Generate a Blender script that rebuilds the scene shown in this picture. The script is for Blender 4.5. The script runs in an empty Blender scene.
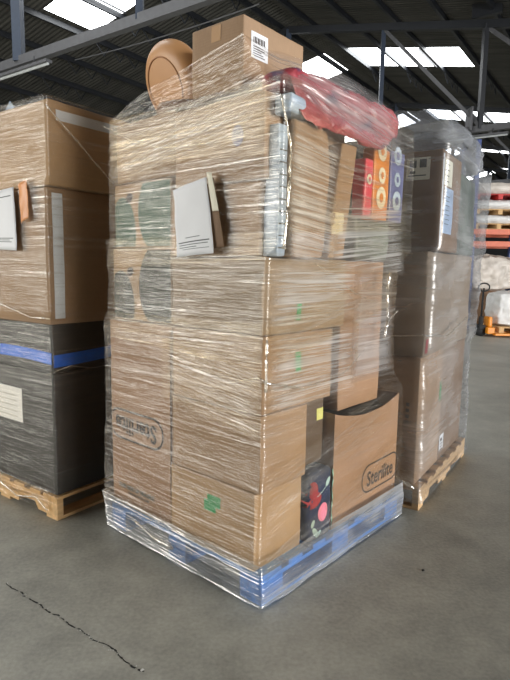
import bpy, bmesh, math, random
from mathutils import Vector, Matrix, noise
from mathutils.bvhtree import BVHTree
random.seed(7)
C = bpy.context.scene.collection
SC = bpy.context.scene

# ------------------------------------------------------------------ camera
def setup_camera():
    pitch, roll, f, h = math.radians(7.5), math.radians(0.9), 547.0, 1.37
    cd = bpy.data.cameras.new('camera'); cam = bpy.data.objects.new('camera', cd); C.objects.link(cam)
    cd.sensor_fit = 'VERTICAL'; cd.sensor_height = 36.0; cd.lens = f / 680 * 36.0
    cd.clip_start = 0.05; cd.clip_end = 400
    F = Vector((0, math.cos(pitch), -math.sin(pitch))); u = Vector((0, math.sin(pitch), math.cos(pitch))); x = Vector((1, 0, 0))
    X = math.cos(roll) * x + math.sin(roll) * u; U = -math.sin(roll) * x + math.cos(roll) * u
    m = Matrix((X, U, -F)).transposed().to_4x4(); m.translation = (0, 0, h)
    cam.matrix_world = m; SC.camera = cam
setup_camera()

# ------------------------------------------------------------------ world, exposure, daylight
SC.view_settings.view_transform = 'Standard'; SC.view_settings.look = 'None'
SC.view_settings.gamma = 1.0; SC.view_settings.use_curve_mapping = False
SC.view_settings.exposure = -0.22
SC.cycles.max_bounces = 12; SC.cycles.transparent_max_bounces = 24
SC.cycles.diffuse_bounces = 4; SC.cycles.glossy_bounces = 4
SC.cycles.use_denoising = True; SC.cycles.use_adaptive_sampling = False
SC.cycles.sample_clamp_indirect = 6.0
w = bpy.data.worlds.new('sky'); SC.world = w; w.use_nodes = True
bg = w.node_tree.nodes['Background']; bg.inputs[0].default_value = (0.86, 0.93, 1.0, 1); bg.inputs[1].default_value = 2.2

RD = math.radians(34.8)                       # direction of the roof ridge
DD = Vector((math.sin(RD), math.cos(RD), 0)); DE = Vector((math.cos(RD), -math.sin(RD), 0))
def bl(e, d, z): return DE * e + DD * d + Vector((0, 0, z))          # building coordinates

def rect_light(name, e0, e1, d, z0, z1, power, col):
    """Area light for the open door in the end wall; reused for an added fill."""
    l = bpy.data.lights.new(name, 'AREA'); l.shape = 'RECTANGLE'; l.size = e1 - e0; l.size_y = z1 - z0
    l.energy = power; l.color = col
    o = bpy.data.objects.new(name, l); C.objects.link(o)
    o.matrix_world = Matrix((DE, Vector((0, 0, 1)), -DD)).transposed().to_4x4()
    # area lights shine along local -Z, which is +DD here: into the hall
    o.location = bl((e0 + e1) / 2, d, (z0 + z1) / 2)
    return o
rect_light('daylight_door_a', -18.0, -4.0, -5.2, 0.1, 4.6, 1150, (1.0, 0.965, 0.90))
o = rect_light('added_fill_right', -3.0, 5.0, -5.2, 0.1, 4.6, 4800, (0.97, 0.98, 1.0))
o.matrix_world = Matrix((DD, Vector((0, 0, 1)), DE)).transposed().to_4x4()   # added fill at the right-hand wall, to brighten the right-hand faces
o.location = bl(15.7, 4.0, 2.35)
SKYLIGHT = 13.0

# ------------------------------------------------------------------ materials
def new_mat(name):
    m = bpy.data.materials.new(name); m.use_nodes = True; nt = m.node_tree; nt.nodes.clear()
    out = nt.nodes.new('ShaderNodeOutputMaterial'); return m, nt, out
def N(nt, t, **kw):
    n = nt.nodes.new(t)
    for k, v in kw.items():
        if k.startswith('i_'): n.inputs[k[2:].replace('_', ' ')].default_value = v
        else: setattr(n, k, v)
    return n
def srgb(r, g, b):
    f = lambda c: (c / 255 / 12.92) if c / 255 <= .04045 else ((c / 255 + .055) / 1.055) ** 2.4
    return (f(r), f(g), f(b), 1)
def ramp(nt, src, p0, p1, c0=(0, 0, 0, 1), c1=(1, 1, 1, 1)):
    r = N(nt, 'ShaderNodeValToRGB'); r.color_ramp.elements[0].position = p0; r.color_ramp.elements[1].position = p1
    r.color_ramp.elements[0].color = c0; r.color_ramp.elements[1].color = c1
    nt.links.new(src, r.inputs[0]); return r.outputs[0]
def noise_n(nt, vec, scale, detail=3, dist=0.0, rough=.5):
    n = N(nt, 'ShaderNodeTexNoise'); n.inputs['Scale'].default_value = scale; n.inputs['Detail'].default_value = detail
    n.inputs['Distortion'].default_value = dist; n.inputs['Roughness'].default_value = rough
    if vec: nt.links.new(vec, n.inputs['Vector'])
    return n.outputs['Fac']
def mapping(nt, vec, scale=(1, 1, 1), rot=(0, 0, 0), loc=(0, 0, 0)):
    m = N(nt, 'ShaderNodeMapping'); m.inputs['Scale'].default_value = scale; m.inputs['Rotation'].default_value = rot
    m.inputs['Location'].default_value = loc; nt.links.new(vec, m.inputs['Vector']); return m.outputs[0]
def math_n(nt, op, a, b=None, clamp=False):
    n = N(nt, 'ShaderNodeMath', operation=op, use_clamp=clamp)
    for i, v in enumerate((a, b)):
        if v is None: continue
        if isinstance(v, (int, float)): n.inputs[i].default_value = v
        else: nt.links.new(v, n.inputs[i])
    return n.outputs[0]
def simple(name, col, rough=.6, var=.12, scale=8, metal=0.0, bump=0.0, coat=0.0, stretch=(1, 1, 1), emit=None):
    """Principled with soft mottling."""
    m, nt, out = new_mat(name)
    b = N(nt, 'ShaderNodeBsdfPrincipled'); nt.links.new(b.outputs[0], out.inputs[0])
    tc = N(nt, 'ShaderNodeTexCoord'); v = mapping(nt, tc.outputs['Object'], stretch)
    n = noise_n(nt, v, scale, 4)
    c0 = tuple(c * (1 - var) for c in col[:3]) + (1,); c1 = tuple(min(1, c * (1 + var)) for c in col[:3]) + (1,)
    nt.links.new(ramp(nt, n, .3, .7, c0, c1), b.inputs['Base Color'])
    b.inputs['Roughness'].default_value = rough; b.inputs['Metallic'].default_value = metal
    if coat: b.inputs['Coat Weight'].default_value = coat
    if bump:
        bp = N(nt, 'ShaderNodeBump'); bp.inputs['Strength'].default_value = bump; bp.inputs['Distance'].default_value = .01
        nt.links.new(n, bp.inputs['Height']); nt.links.new(bp.outputs[0], b.inputs['Normal'])
    if emit:
        b.inputs['Emission Color'].default_value = col; b.inputs['Emission Strength'].default_value = emit
    return m
def cardboard(name, col):
    m, nt, out = new_mat(name)
    b = N(nt, 'ShaderNodeBsdfPrincipled'); nt.links.new(b.outputs[0], out.inputs[0]); b.inputs['Roughness'].default_value = .78
    tc = N(nt, 'ShaderNodeTexCoord'); oi = N(nt, 'ShaderNodeObjectInfo')
    v = mapping(nt, tc.outputs['Object'], (1, 1, 1))
    big = noise_n(nt, v, 3.0, 3); fib = noise_n(nt, mapping(nt, tc.outputs['Object'], (30, 30, 6)), 6, 3)
    mix = math_n(nt, 'ADD', math_n(nt, 'MULTIPLY', big, .65), math_n(nt, 'MULTIPLY', fib, .35))
    mix = math_n(nt, 'ADD', mix, math_n(nt, 'MULTIPLY', math_n(nt, 'SUBTRACT', oi.outputs['Random'], .5), .22))
    c0 = tuple(c * .80 for c in col[:3]) + (1,); c1 = tuple(min(1, c * 1.16) for c in col[:3]) + (1,)
    nt.links.new(ramp(nt, mix, .25, .75, c0, c1), b.inputs['Base Color'])
    wv = N(nt, 'ShaderNodeTexWave'); wv.bands_direction = 'Z'; wv.inputs['Scale'].default_value = 30; wv.inputs['Distortion'].default_value = .6
    nt.links.new(tc.outputs['Object'], wv.inputs['Vector'])
    bp = N(nt, 'ShaderNodeBump'); bp.inputs['Strength'].default_value = .25; bp.inputs['Distance'].default_value = .004
    hh = math_n(nt, 'ADD', math_n(nt, 'MULTIPLY', wv.outputs['Fac'], .15), big)
    nt.links.new(hh, bp.inputs['Height']); nt.links.new(bp.outputs[0], b.inputs['Normal'])
    return m
def film_mat(name, veil=.10, streak=.55, gloss=.10, tint=(.96, .93, .87), fine=48.0, tilt=3.0, bump=.007, lo=.50, hi=.72, rough=.2, rise=None, mg=.62, vrand=.28, fade=False):
    """Clear stretch film: see-through, glossy, milky where it is creased into layers. UV is in metres."""
    m, nt, out = new_mat(name)
    uv = N(nt, 'ShaderNodeUVMap'); uv.uv_map = 'metres'
    a = mapping(nt, uv.outputs[0], (1.5, fine, 1), (0, 0, math.radians(tilt)))
    a2 = mapping(nt, uv.outputs[0], (.9, fine * .33, 1), (0, 0, math.radians(-tilt * 2.2)), (3.1, 7.7, 0))
    a3 = mapping(nt, uv.outputs[0], (2.2, 3.0, 1), (0, 0, 0), (9, 2, 0))
    a4 = mapping(nt, uv.outputs[0], (4.5, fine * 2.0, 1), (0, 0, math.radians(tilt * .5)), (1.3, 4.4, 0))
    n1 = noise_n(nt, a, 1.0, 3, .7); n2 = noise_n(nt, a2, 1.0, 3, .9); n3 = noise_n(nt, a3, 1.0, 2, .4); n4 = noise_n(nt, a4, 1.0, 2, .4)
    s1 = ramp(nt, n1, lo, hi); s2 = ramp(nt, n2, lo + .02, hi + .02); s4 = ramp(nt, n4, lo + .06, hi + .04)
    st = math_n(nt, 'MAXIMUM', math_n(nt, 'MAXIMUM', s1, math_n(nt, 'MULTIPLY', s2, .8)), math_n(nt, 'MULTIPLY', s4, .7))
    patch = ramp(nt, n3, .36, .66, (vrand, vrand, vrand, 1))
    if rise:                                              # streaks and veil grow stronger with height
        sp = N(nt, 'ShaderNodeSeparateXYZ'); nt.links.new(uv.outputs[0], sp.inputs[0])
        mr = N(nt, 'ShaderNodeMapRange'); nt.links.new(sp.outputs[1], mr.inputs[0])
        for i, v in enumerate(rise): mr.inputs[i + 1].default_value = v
        patch = math_n(nt, 'MULTIPLY', patch, mr.outputs[0])
    if fade:                                              # opacity fades out towards the sheet edges
        ue = N(nt, 'ShaderNodeUVMap'); ue.uv_map = 'unit'; sp = N(nt, 'ShaderNodeSeparateXYZ'); nt.links.new(ue.outputs[0], sp.inputs[0])
        for k in (0, 1):
            q = math_n(nt, 'MULTIPLY', sp.outputs[k], math_n(nt, 'SUBTRACT', 1.0, sp.outputs[k]))
            q = math_n(nt, 'ADD', math_n(nt, 'MULTIPLY', q, 6.0), math_n(nt, 'MULTIPLY', math_n(nt, 'SUBTRACT', n3, .6), .8), True)
            patch = math_n(nt, 'MULTIPLY', patch, ramp(nt, q, .0, .75))
    fac = math_n(nt, 'ADD', math_n(nt, 'MULTIPLY', math_n(nt, 'MULTIPLY', st, patch), streak), math_n(nt, 'MULTIPLY', patch, veil), True)
    h = math_n(nt, 'ADD', math_n(nt, 'ADD', n1, math_n(nt, 'MULTIPLY', n2, 1.4)), math_n(nt, 'MULTIPLY', n4, .35))
    bp = N(nt, 'ShaderNodeBump'); bp.inputs['Strength'].default_value = 1.0; bp.inputs['Distance'].default_value = bump
    nt.links.new(h, bp.inputs['Height'])
    tr = N(nt, 'ShaderNodeBsdfTransparent'); tr.inputs[0].default_value = (*[min(1, t + .03) for t in tint], 1)
    gl = N(nt, 'ShaderNodeBsdfGlossy'); gl.inputs['Color'].default_value = (.95, .92, .86, 1); gl.inputs['Roughness'].default_value = rough
    df = N(nt, 'ShaderNodeBsdfDiffuse'); df.inputs['Color'].default_value = (*tint, 1)
    tl = N(nt, 'ShaderNodeBsdfTranslucent'); tl.inputs['Color'].default_value = (*tint, 1)
    for n in (gl, df, tl): nt.links.new(bp.outputs[0], n.inputs['Normal'])
    def mix(f, A, B):
        x = N(nt, 'ShaderNodeMixShader')
        if isinstance(f, float): x.inputs[0].default_value = f
        else: nt.links.new(f, x.inputs[0])
        nt.links.new(A, x.inputs[1]); nt.links.new(B, x.inputs[2]); return x.outputs[0]
    clear = mix(gloss, tr.outputs[0], gl.outputs[0])
    milk = mix(mg, mix(.4, df.outputs[0], tl.outputs[0]), gl.outputs[0])
    nt.links.new(mix(fac, clear, milk), out.inputs[0])
    return m

M = {}
M['kraft'] = cardboard('kraft_cardboard', srgb(156, 127, 98))
M['kraft_light'] = cardboard('light_kraft_cardboard', srgb(168, 138, 104))
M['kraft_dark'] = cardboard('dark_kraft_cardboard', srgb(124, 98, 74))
M['kraft_pink'] = cardboard('pinkish_kraft_cardboard', srgb(160, 127, 101))
M['kraft_grey'] = cardboard('greyish_kraft_cardboard', srgb(140, 122, 102))
M['gap_dark'] = cardboard('gap_dark_cardboard', srgb(88, 72, 58))  # shade of the gaps put into the cardboard colour
M['tape'] = simple('packing_tape', srgb(190, 152, 112), .25, .05, coat=.4)
M['ink'] = simple('dark_print_ink', srgb(58, 46, 42), .7, .05)
M['ink_grey'] = simple('grey_print_ink', srgb(88, 92, 88), .7, .10)
M['ink_green'] = simple('grey_green_print', srgb(78, 104, 90), .7, .12)
M['ink_slate'] = simple('slate_print', srgb(74, 76, 72), .7, .12)
M['green'] = simple('green_sticker', srgb(40, 150, 84), .5, .1)
M['paper'] = simple('white_paper', srgb(226, 226, 226), .6, .03)
M['paper_cream'] = simple('cream_paper', srgb(224, 218, 196), .6, .05)
M['paper_blue'] = simple('pale_blue_glossy_card', srgb(176, 196, 222), .3, .2, 14, stretch=(1, 1, 3), bump=.6)
M['yellow'] = simple('yellow_sticker', srgb(206, 204, 120), .5, .05)
M['orange_pouch'] = simple('orange_label_pouch', srgb(222, 152, 96), .4, .1)
M['black'] = simple('black_carton', srgb(34, 34, 34), .55, .15, bump=.2)
M['blue_tape'] = simple('blue_tape', srgb(24, 104, 220), .35, .12, 20)
M['wood'] = simple('pale_pallet_wood', srgb(206, 168, 118), .8, .2, 5, stretch=(1, 8, 8), bump=.2)
M['wood_old'] = simple('weathered_pallet_wood', srgb(186, 152, 110), .85, .28, 5, stretch=(8, 1, 8), bump=.3)
M['blue_wood'] = simple('blue_painted_wood', srgb(28, 120, 200), .7, .3, 6, stretch=(1, 6, 6), bump=.3)
M['navy'] = simple('navy_fabric', srgb(34, 46, 76), .9, .2, 30, bump=.4)
M['pink'] = simple('pink_print', srgb(226, 130, 158), .8, .1)
M['redprint'] = simple('dark_red_print', srgb(150, 44, 48), .8, .15)
M['leafprint'] = simple('pale_green_print', srgb(170, 196, 190), .8, .1)
M['piping'] = simple('mint_piping', srgb(150, 200, 178), .8, .1)
M['tan'] = simple('tan_vinyl', srgb(196, 146, 98), .42, .06, 3)
M['tan_dark'] = simple('brown_vinyl', srgb(172, 122, 80), .6, .1)
M['steel_dark'] = simple('dark_painted_steel', srgb(34, 36, 40), .5, .1)
M['steel_grey'] = simple('grey_painted_steel', srgb(84, 84, 86), .5, .12)
M['steel_blue'] = simple('blue_grey_steel', srgb(48, 58, 74), .5, .1)
M['lamp_body'] = simple('pale_lamp_housing', srgb(196, 200, 200), .5, .05)
M['rack_orange'] = simple('orange_rack_beam', srgb(200, 92, 50), .5, .1)
M['rack_blue'] = simple('blue_rack_upright', srgb(40, 62, 120), .5, .1)
M['red_paint'] = simple('red_painted_wood', srgb(190, 50, 44), .6, .15)
M['jack_orange'] = simple('orange_truck_paint', srgb(228, 140, 30), .4, .06)
M['rubber'] = simple('black_rubber', srgb(28, 28, 28), .7, .1)
M['sack'] = simple('pale_wrapped_goods', srgb(206, 196, 184), .5, .14, 4, bump=.8)
M['sack_white'] = simple('white_sacks', srgb(222, 220, 216), .5, .1, 5, bump=.8)
M['goods_brown'] = simple('brown_wrapped_goods', srgb(160, 128, 102), .6, .2, 4, bump=.6)
M['toy_pink'] = simple('pink_toy_card', srgb(216, 74, 92), .35, .1)
M['toy_orange'] = simple('orange_toy_card', srgb(214, 138, 62), .35, .1)
M['toy_blue'] = simple('violet_blue_toy_card', srgb(104, 112, 164), .35, .2)
M['grey_tote'] = simple('grey_green_wrapped_plastic', srgb(98, 106, 98), .4, .3, 9, stretch=(1, 1, .4), bump=.8)
M['pale_glossy'] = simple('pale_glare_and_tape', srgb(214, 222, 232), .3, .06)  # for the painted glare strip and the pale tape
M['brown_bag'] = simple('brown_wrapped_bundle', srgb(128, 94, 66), .5, .3, 12, bump=1)
M['opening_dark'] = simple('dark_opening_filler', srgb(40, 34, 30), .35, .2, 12, bump=1)  # dark colour stands for the shaded carton opening
M['far_wall'] = simple('dark_wall_cladding', srgb(52, 54, 56), .8, .1)
M['stone'] = simple('dark_pebble', srgb(40, 38, 36), .9, .1)
M['speck'] = simple('pale_grit', srgb(190, 188, 180), .9, .1)

def red_bag_mat():
    m, nt, out = new_mat('red_patterned_plastic')
    b = N(nt, 'ShaderNodeBsdfPrincipled'); nt.links.new(b.outputs[0], out.inputs[0]); b.inputs['Roughness'].default_value = .3
    tc = N(nt, 'ShaderNodeTexCoord'); n = noise_n(nt, mapping(nt, tc.outputs['Object'], (1, 1, 1.4)), 9, 3, .6)
    r = N(nt, 'ShaderNodeValToRGB'); e = r.color_ramp.elements
    e[0].position = .40; e[0].color = srgb(152, 62, 70); e[1].position = .60; e[1].color = srgb(184, 96, 100)
    x = e.new(.68); x.color = srgb(216, 176, 174); y = e.new(.32); y.color = srgb(96, 70, 96)
    nt.links.new(n, r.inputs[0]); nt.links.new(r.outputs[0], b.inputs['Base Color'])
    bp = N(nt, 'ShaderNodeBump'); bp.inputs['Strength'].default_value = 1; bp.inputs['Distance'].default_value = .02
    nt.links.new(noise_n(nt, tc.outputs['Object'], 16, 3), bp.inputs['Height']); nt.links.new(bp.outputs[0], b.inputs['Normal'])
    return m
M['red_bag'] = red_bag_mat()
M['film'] = film_mat('stretch_film', .04, .62, .07, fine=84, lo=.545, hi=.74, bump=.0065, rough=.24, rise=(.45, 1.7, .32, 1.25))
M['film_glare'] = film_mat('stretch_film_glare', .14, .85, .04, fine=92, tilt=1.5, lo=.47, hi=.66, bump=.006, rough=.3, mg=.3, vrand=.5, fade=True)  # highlights of the right-hand film put into pale diffuse streaks
M['film_haze'] = film_mat('stretch_film_hazy', .30, .5, .05, fine=50, tilt=5, lo=.50, hi=.70, bump=.006, rough=.3, mg=.4, vrand=.6, fade=True, tint=(.9, .89, .88))
M['film_band'] = film_mat('stretch_film_overlap', .04, .75, .05, fine=88, tilt=1.5, lo=.52, hi=.72, bump=.006, rough=.24, fade=True)
M['film_left'] = film_mat('stretch_film_fine', .03, .34, .05, fine=84, tilt=5, bump=.005, rough=.24, lo=.54, hi=.74, rise=(.6, 1.9, .4, 1.5))
M['film_grey'] = film_mat('stretch_film_heavy', .24, .26, .05, mg=.3, tint=(.80, .81, .82), fine=22, tilt=9, bump=.006, lo=.48, hi=.78, rough=.36)
M['film_bulge'] = film_mat('stretch_film_balloon', .50, .2, .12, mg=.4, tint=(.72, .74, .77), fine=7, tilt=14, bump=.02, lo=.48, hi=.8, rough=.22)
M['film_veil'] = film_mat('stretch_film_gathered', .05, .60, .06, fine=62, tilt=2, lo=.55, hi=.76, bump=.006, rough=.22)
M['film_fold'] = film_mat('stretch_film_rope', .45, .4, .2, fine=60)
M['film_base'] = film_mat('stretch_film_many_layers', .8, .6, .06, tint=(.88, .91, .93), fine=60, tilt=2, lo=.44, hi=.68)

def concrete():
    m, nt, out = new_mat('concrete_floor')
    b = N(nt, 'ShaderNodeBsdfPrincipled'); nt.links.new(b.outputs[0], out.inputs[0])
    tc = N(nt, 'ShaderNodeTexCoord'); v = tc.outputs['Object']
    n1 = noise_n(nt, v, .7, 6, .4, .6); n2 = noise_n(nt, v, 5, 8, .2, .65); n3 = noise_n(nt, v, 60, 3)
    s = math_n(nt, 'ADD', math_n(nt, 'ADD', math_n(nt, 'MULTIPLY', n1, .45), math_n(nt, 'MULTIPLY', n2, .35)), math_n(nt, 'MULTIPLY', n3, .2))
    nt.links.new(ramp(nt, s, .36, .64, srgb(122, 121, 112), srgb(178, 175, 162)), b.inputs['Base Color'])
    nt.links.new(ramp(nt, n2, .3, .7, (.42, .42, .42, 1), (.62, .62, .62, 1)), b.inputs['Roughness'])
    bp = N(nt, 'ShaderNodeBump'); bp.inputs['Strength'].default_value = .12; bp.inputs['Distance'].default_value = .01
    nt.links.new(n3, bp.inputs['Height']); nt.links.new(bp.outputs[0], b.inputs['Normal'])
    return m
M['concrete'] = concrete()
def roof_sheet():
    m, nt, out = new_mat('corrugated_roof_sheet')
    b = N(nt, 'ShaderNodeBsdfPrincipled'); nt.links.new(b.outputs[0], out.inputs[0]); b.inputs['Roughness'].default_value = .8
    tc = N(nt, 'ShaderNodeTexCoord'); v = tc.outputs['Object']
    wv = N(nt, 'ShaderNodeTexWave'); wv.bands_direction = 'Y'; wv.inputs['Scale'].default_value = 1.7
    nt.links.new(v, wv.inputs['Vector'])
    n = noise_n(nt, mapping(nt, v, (.3, 2, 1)), 1.2, 4)
    nt.links.new(ramp(nt, n, .3, .7, srgb(58, 57, 53), srgb(84, 82, 76)), b.inputs['Base Color'])
    bp = N(nt, 'ShaderNodeBump'); bp.inputs['Strength'].default_value = .7; bp.inputs['Distance'].default_value = .06
    nt.links.new(wv.outputs['Fac'], bp.inputs['Height']); nt.links.new(bp.outputs[0], b.inputs['Normal'])
    return m
M['roof'] = roof_sheet()
def skylight_mat():
    m, nt, out = new_mat('translucent_rooflight_daylit')
    e = N(nt, 'ShaderNodeEmission'); e.inputs[0].default_value = (.95, .98, 1, 1); e.inputs[1].default_value = SKYLIGHT
    nt.links.new(e.outputs[0], out.inputs[0]); return m
M['skylight'] = skylight_mat()

# ------------------------------------------------------------------ mesh helpers
def link(name, me, mat=None, parent=None):
    o = bpy.data.objects.new(name, me); C.objects.link(o)
    if mat is not None:
        me.materials.clear()
        for m in (mat if isinstance(mat, (list, tuple)) else [mat]): me.materials.append(m)
    if parent is not None: o.parent = parent
    return o
def from_bm(name, bm, mat, parent=None, smooth=False):
    bmesh.ops.recalc_face_normals(bm, faces=bm.faces)
    me = bpy.data.meshes.new(name); bm.to_mesh(me); bm.free()
    if smooth:
        for p in me.polygons: p.use_smooth = True
    return link(name, me, mat, parent)
def tag(o, label=None, cat=None, group=None, kind=None):
    if label: o['label'] = label
    if cat: o['category'] = cat
    if group: o['group'] = group
    if kind: o['kind'] = kind
    return o
def root(name, loc=(0, 0, 0), rz=0):
    o = bpy.data.objects.new(name, None); o.empty_display_size = .1; C.objects.link(o)
    o.location = loc; o.rotation_euler = (0, 0, rz); return o
def add_box(bm, x0, x1, y0, y1, z0, z1, bev=0):
    r = bmesh.ops.create_cube(bm, size=1)
    bmesh.ops.scale(bm, vec=(x1 - x0, y1 - y0, z1 - z0), verts=r['verts'])
    bmesh.ops.translate(bm, vec=((x0 + x1) / 2, (y0 + y1) / 2, (z0 + z1) / 2), verts=r['verts'])
    if bev:
        es = list({e for v in r['verts'] for e in v.link_edges})
        bmesh.ops.bevel(bm, geom=es, offset=bev, segments=2, affect='EDGES', profile=.6)
def add_bar(bm, a, b, w, h=None, up=Vector((0, 0, 1))):
    """Rectangular bar from a to b."""
    a, b = Vector(a), Vector(b); h = h or w; d = (b - a)
    if d.length < 1e-5: return
    dn = d.normalized(); s = dn.cross(up)
    if s.length < 1e-3: s = dn.cross(Vector((1, 0, 0)))
    s.normalize(); u = s.cross(dn)
    vs = []
    for p in (a, b):
        for i, j in ((-1, -1), (1, -1), (1, 1), (-1, 1)): vs.append(bm.verts.new(p + s * i * w / 2 + u * j * h / 2))
    for f in ((0, 1, 2, 3), (4, 5, 6, 7), (0, 1, 5, 4), (1, 2, 6, 5), (2, 3, 7, 6), (3, 0, 4, 7)): bm.faces.new([vs[i] for i in f])
def add_tube(bm, pts, r, seg=8, radii=None, cap=True):
    pts = [Vector(p) for p in pts]; rings = []
    for i, p in enumerate(pts):
        d = (pts[min(i + 1, len(pts) - 1)] - pts[max(i - 1, 0)]).normalized()
        s = d.cross(Vector((0, 0, 1)))
        if s.length < .05: s = d.cross(Vector((1, 0, 0)))
        s.normalize(); u = s.cross(d); rr = radii[i] if radii else r
        rings.append([bm.verts.new(p + (s * math.cos(2 * math.pi * k / seg) + u * math.sin(2 * math.pi * k / seg)) * rr) for k in range(seg)])
    for A, B in zip(rings, rings[1:]):
        for k in range(seg): bm.faces.new((A[k], A[(k + 1) % seg], B[(k + 1) % seg], B[k]))
    if cap: bm.faces.new(rings[0]); bm.faces.new(rings[-1])

class Frame:
    """Pallet frame: t runs along the right-hand face, s along the left-hand face, from the near corner."""
    def __init__(s, O, a):
        s.O = Vector((O[0], O[1], 0)); a = math.radians(a)
        s.dt = Vector((math.sin(a), math.cos(a), 0)); s.ds = Vector((-math.cos(a), math.sin(a), 0)); s.rz = math.pi / 2 - a
    def p(s, t, q, z): return s.O + s.dt * t + s.ds * q + Vector((0, 0, z))

def box_mesh(w, d, h, seed=0, bulge=.004, dent=.002, n=10, rad=.006, lean=(0, 0), crush=0.0):
    """A carton body: origin at base centre, x width, y depth; faces bulge softly and edges are slightly worn."""
    bm = bmesh.new(); r = bmesh.ops.create_cube(bm, size=1)
    bmesh.ops.translate(bm, vec=(0, 0, .5), verts=bm.verts)
    bmesh.ops.scale(bm, vec=(w, d, h), verts=bm.verts)
    bmesh.ops.bevel(bm, geom=list(bm.edges), offset=rad, segments=2, affect='EDGES', profile=.5)
    big = [e for e in bm.edges if e.calc_length() > min(w, d, h) * .5]
    bmesh.ops.subdivide_edges(bm, edges=big, cuts=n, use_grid_fill=True)
    off = Vector((seed * 3.17, seed * 1.3, seed * 7.7))
    for v in bm.verts:
        x, y, z = v.co; u, q, k = x / (w / 2), y / (d / 2), z / h * 2 - 1
        nrm = Vector((u ** 9, q ** 9, k ** 9))
        fx = (1 - q * q) * (1 - k * k); fy = (1 - u * u) * (1 - k * k); fz = (1 - u * u) * (1 - q * q)
        b = Vector((nrm.x * fx, nrm.y * fy, nrm.z * fz * .5)) * bulge
        nz = noise.noise_vector(v.co * 6 + off) * dent + noise.noise_vector(v.co * 16 + off) * dent * .5
        if crush: 
            cr = noise.noise(Vector((x * 5, y * 5, z * 2.2)) + off); nz += Vector((u, q, 0)) * (cr - .2) * crush
        if z < .01: nz.z = abs(nz.z) * .3
        v.co += b + nz
        v.co.x += lean[0] * z; v.co.y += lean[1] * z
    return bm
class Box:
    pass
def carton(F, name, label, cat, t, s, z, mat='kraft', seed=0, bulge=.004, dent=.002, lean=(0, 0), rot=0, tape=None, seam=True, group=None, crush=0.0, rad=.006, n=10):
    w, d, h = t[1] - t[0], s[1] - s[0], z[1] - z[0]
    bm = box_mesh(w, d, h, seed, bulge, dent, n, rad, lean, crush)
    o = from_bm(name, bm, M[mat], None, True)
    o.location = F.p((t[0] + t[1]) / 2, (s[0] + s[1]) / 2, z[0]); o.rotation_euler = (0, 0, F.rz + math.radians(rot))
    tag(o, label, cat, group)
    B = Box(); B.o = o; B.w, B.d, B.h = w, d, h; B.t, B.s, B.z = t, s, z; B.lean = lean
    me = o.data; B.bvh = BVHTree.FromPolygons([v.co.copy() for v in me.vertices], [tuple(p.vertices) for p in me.polygons])
    if tape:                                        # strip of packing tape over the top seam and down both ends
        tw = .05
        if tape == 'L':
            stick(B, 'T', strip(-B.w / 2 + .01, B.w / 2 - .01, -tw / 2, tw / 2, 14, 3), 'packing_tape', 'tape')
            stick(B, 'L', strip(-tw / 2, tw / 2, h - .07, h - .01, 3, 4), 'packing_tape', 'tape')
        else:
            stick(B, 'T', strip(-tw / 2, tw / 2, -B.d / 2 + .01, B.d / 2 - .01, 3, 14), 'packing_tape', 'tape')
            stick(B, 'R', strip(-tw / 2, tw / 2, h - .07, h - .01, 3, 4), 'packing_tape', 'tape')
    return B
def strip(x0, x1, y0, y1, nx=6, ny=6):
    """2-D grid patch: list of verts, list of faces."""
    V = [(x0 + (x1 - x0) * i / nx, y0 + (y1 - y0) * j / ny) for j in range(ny + 1) for i in range(nx + 1)]
    Fc = [(j * (nx + 1) + i, j * (nx + 1) + i + 1, (j + 1) * (nx + 1) + i + 1, (j + 1) * (nx + 1) + i) for j in range(ny) for i in range(nx)]
    return V, Fc
def disc2(cx, cy, rx, ry, n=28, rot=0, clip=None):
    V = [(cx, cy)]; c, s = math.cos(rot), math.sin(rot)
    for rr in (.5, 1.0):
        for k in range(n):
            a = 2 * math.pi * k / n; x, y = rx * rr * math.cos(a), ry * rr * math.sin(a)
            V.append((cx + x * c - y * s, cy + x * s + y * c))
    if clip: V = [(min(max(x, clip[0]), clip[1]), min(max(y, clip[2]), clip[3])) for x, y in V]
    Fc = [(0, 1 + k, 1 + (k + 1) % n) for k in range(n)] + [(1 + k, 1 + n + k, 1 + n + (k + 1) % n, 1 + (k + 1) % n) for k in range(n)]
    return V, Fc
def merge2(*ms):
    V, Fc = [], []
    for v, f in ms:
        b = len(V); V += v; Fc += [tuple(i + b for i in q) for q in f]
    return V, Fc
def roundring(cx, cy, w, h, r, th, n=6):
    """Outline of a rounded rectangle of line width th."""
    def pts(w, h, r):
        P = []
        for qx, qy, a0 in ((1, 1, 0), (-1, 1, 90), (-1, -1, 180), (1, -1, 270)):
            for k in range(n + 1):
                a = math.radians(a0 + 90 * k / n); P.append((cx + qx * (w / 2 - r) + r * math.cos(a), cy + qy * (h / 2 - r) + r * math.sin(a)))
        Q = []
        for i, p in enumerate(P):
            q = P[(i + 1) % len(P)]; m = max(1, int(math.dist(p, q) / .03))
            for k in range(m): Q.append((p[0] + (q[0] - p[0]) * k / m, p[1] + (q[1] - p[1]) * k / m))
        return Q
    A = pts(w, h, r)
    c = [((x - cx) * (1 - 2 * th / w) + cx, (y - cy) * (1 - 2 * th / h) + cy) for x, y in A]
    L = len(A); return A + c, [(i, (i + 1) % L, L + (i + 1) % L, L + i) for i in range(L)]
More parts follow.
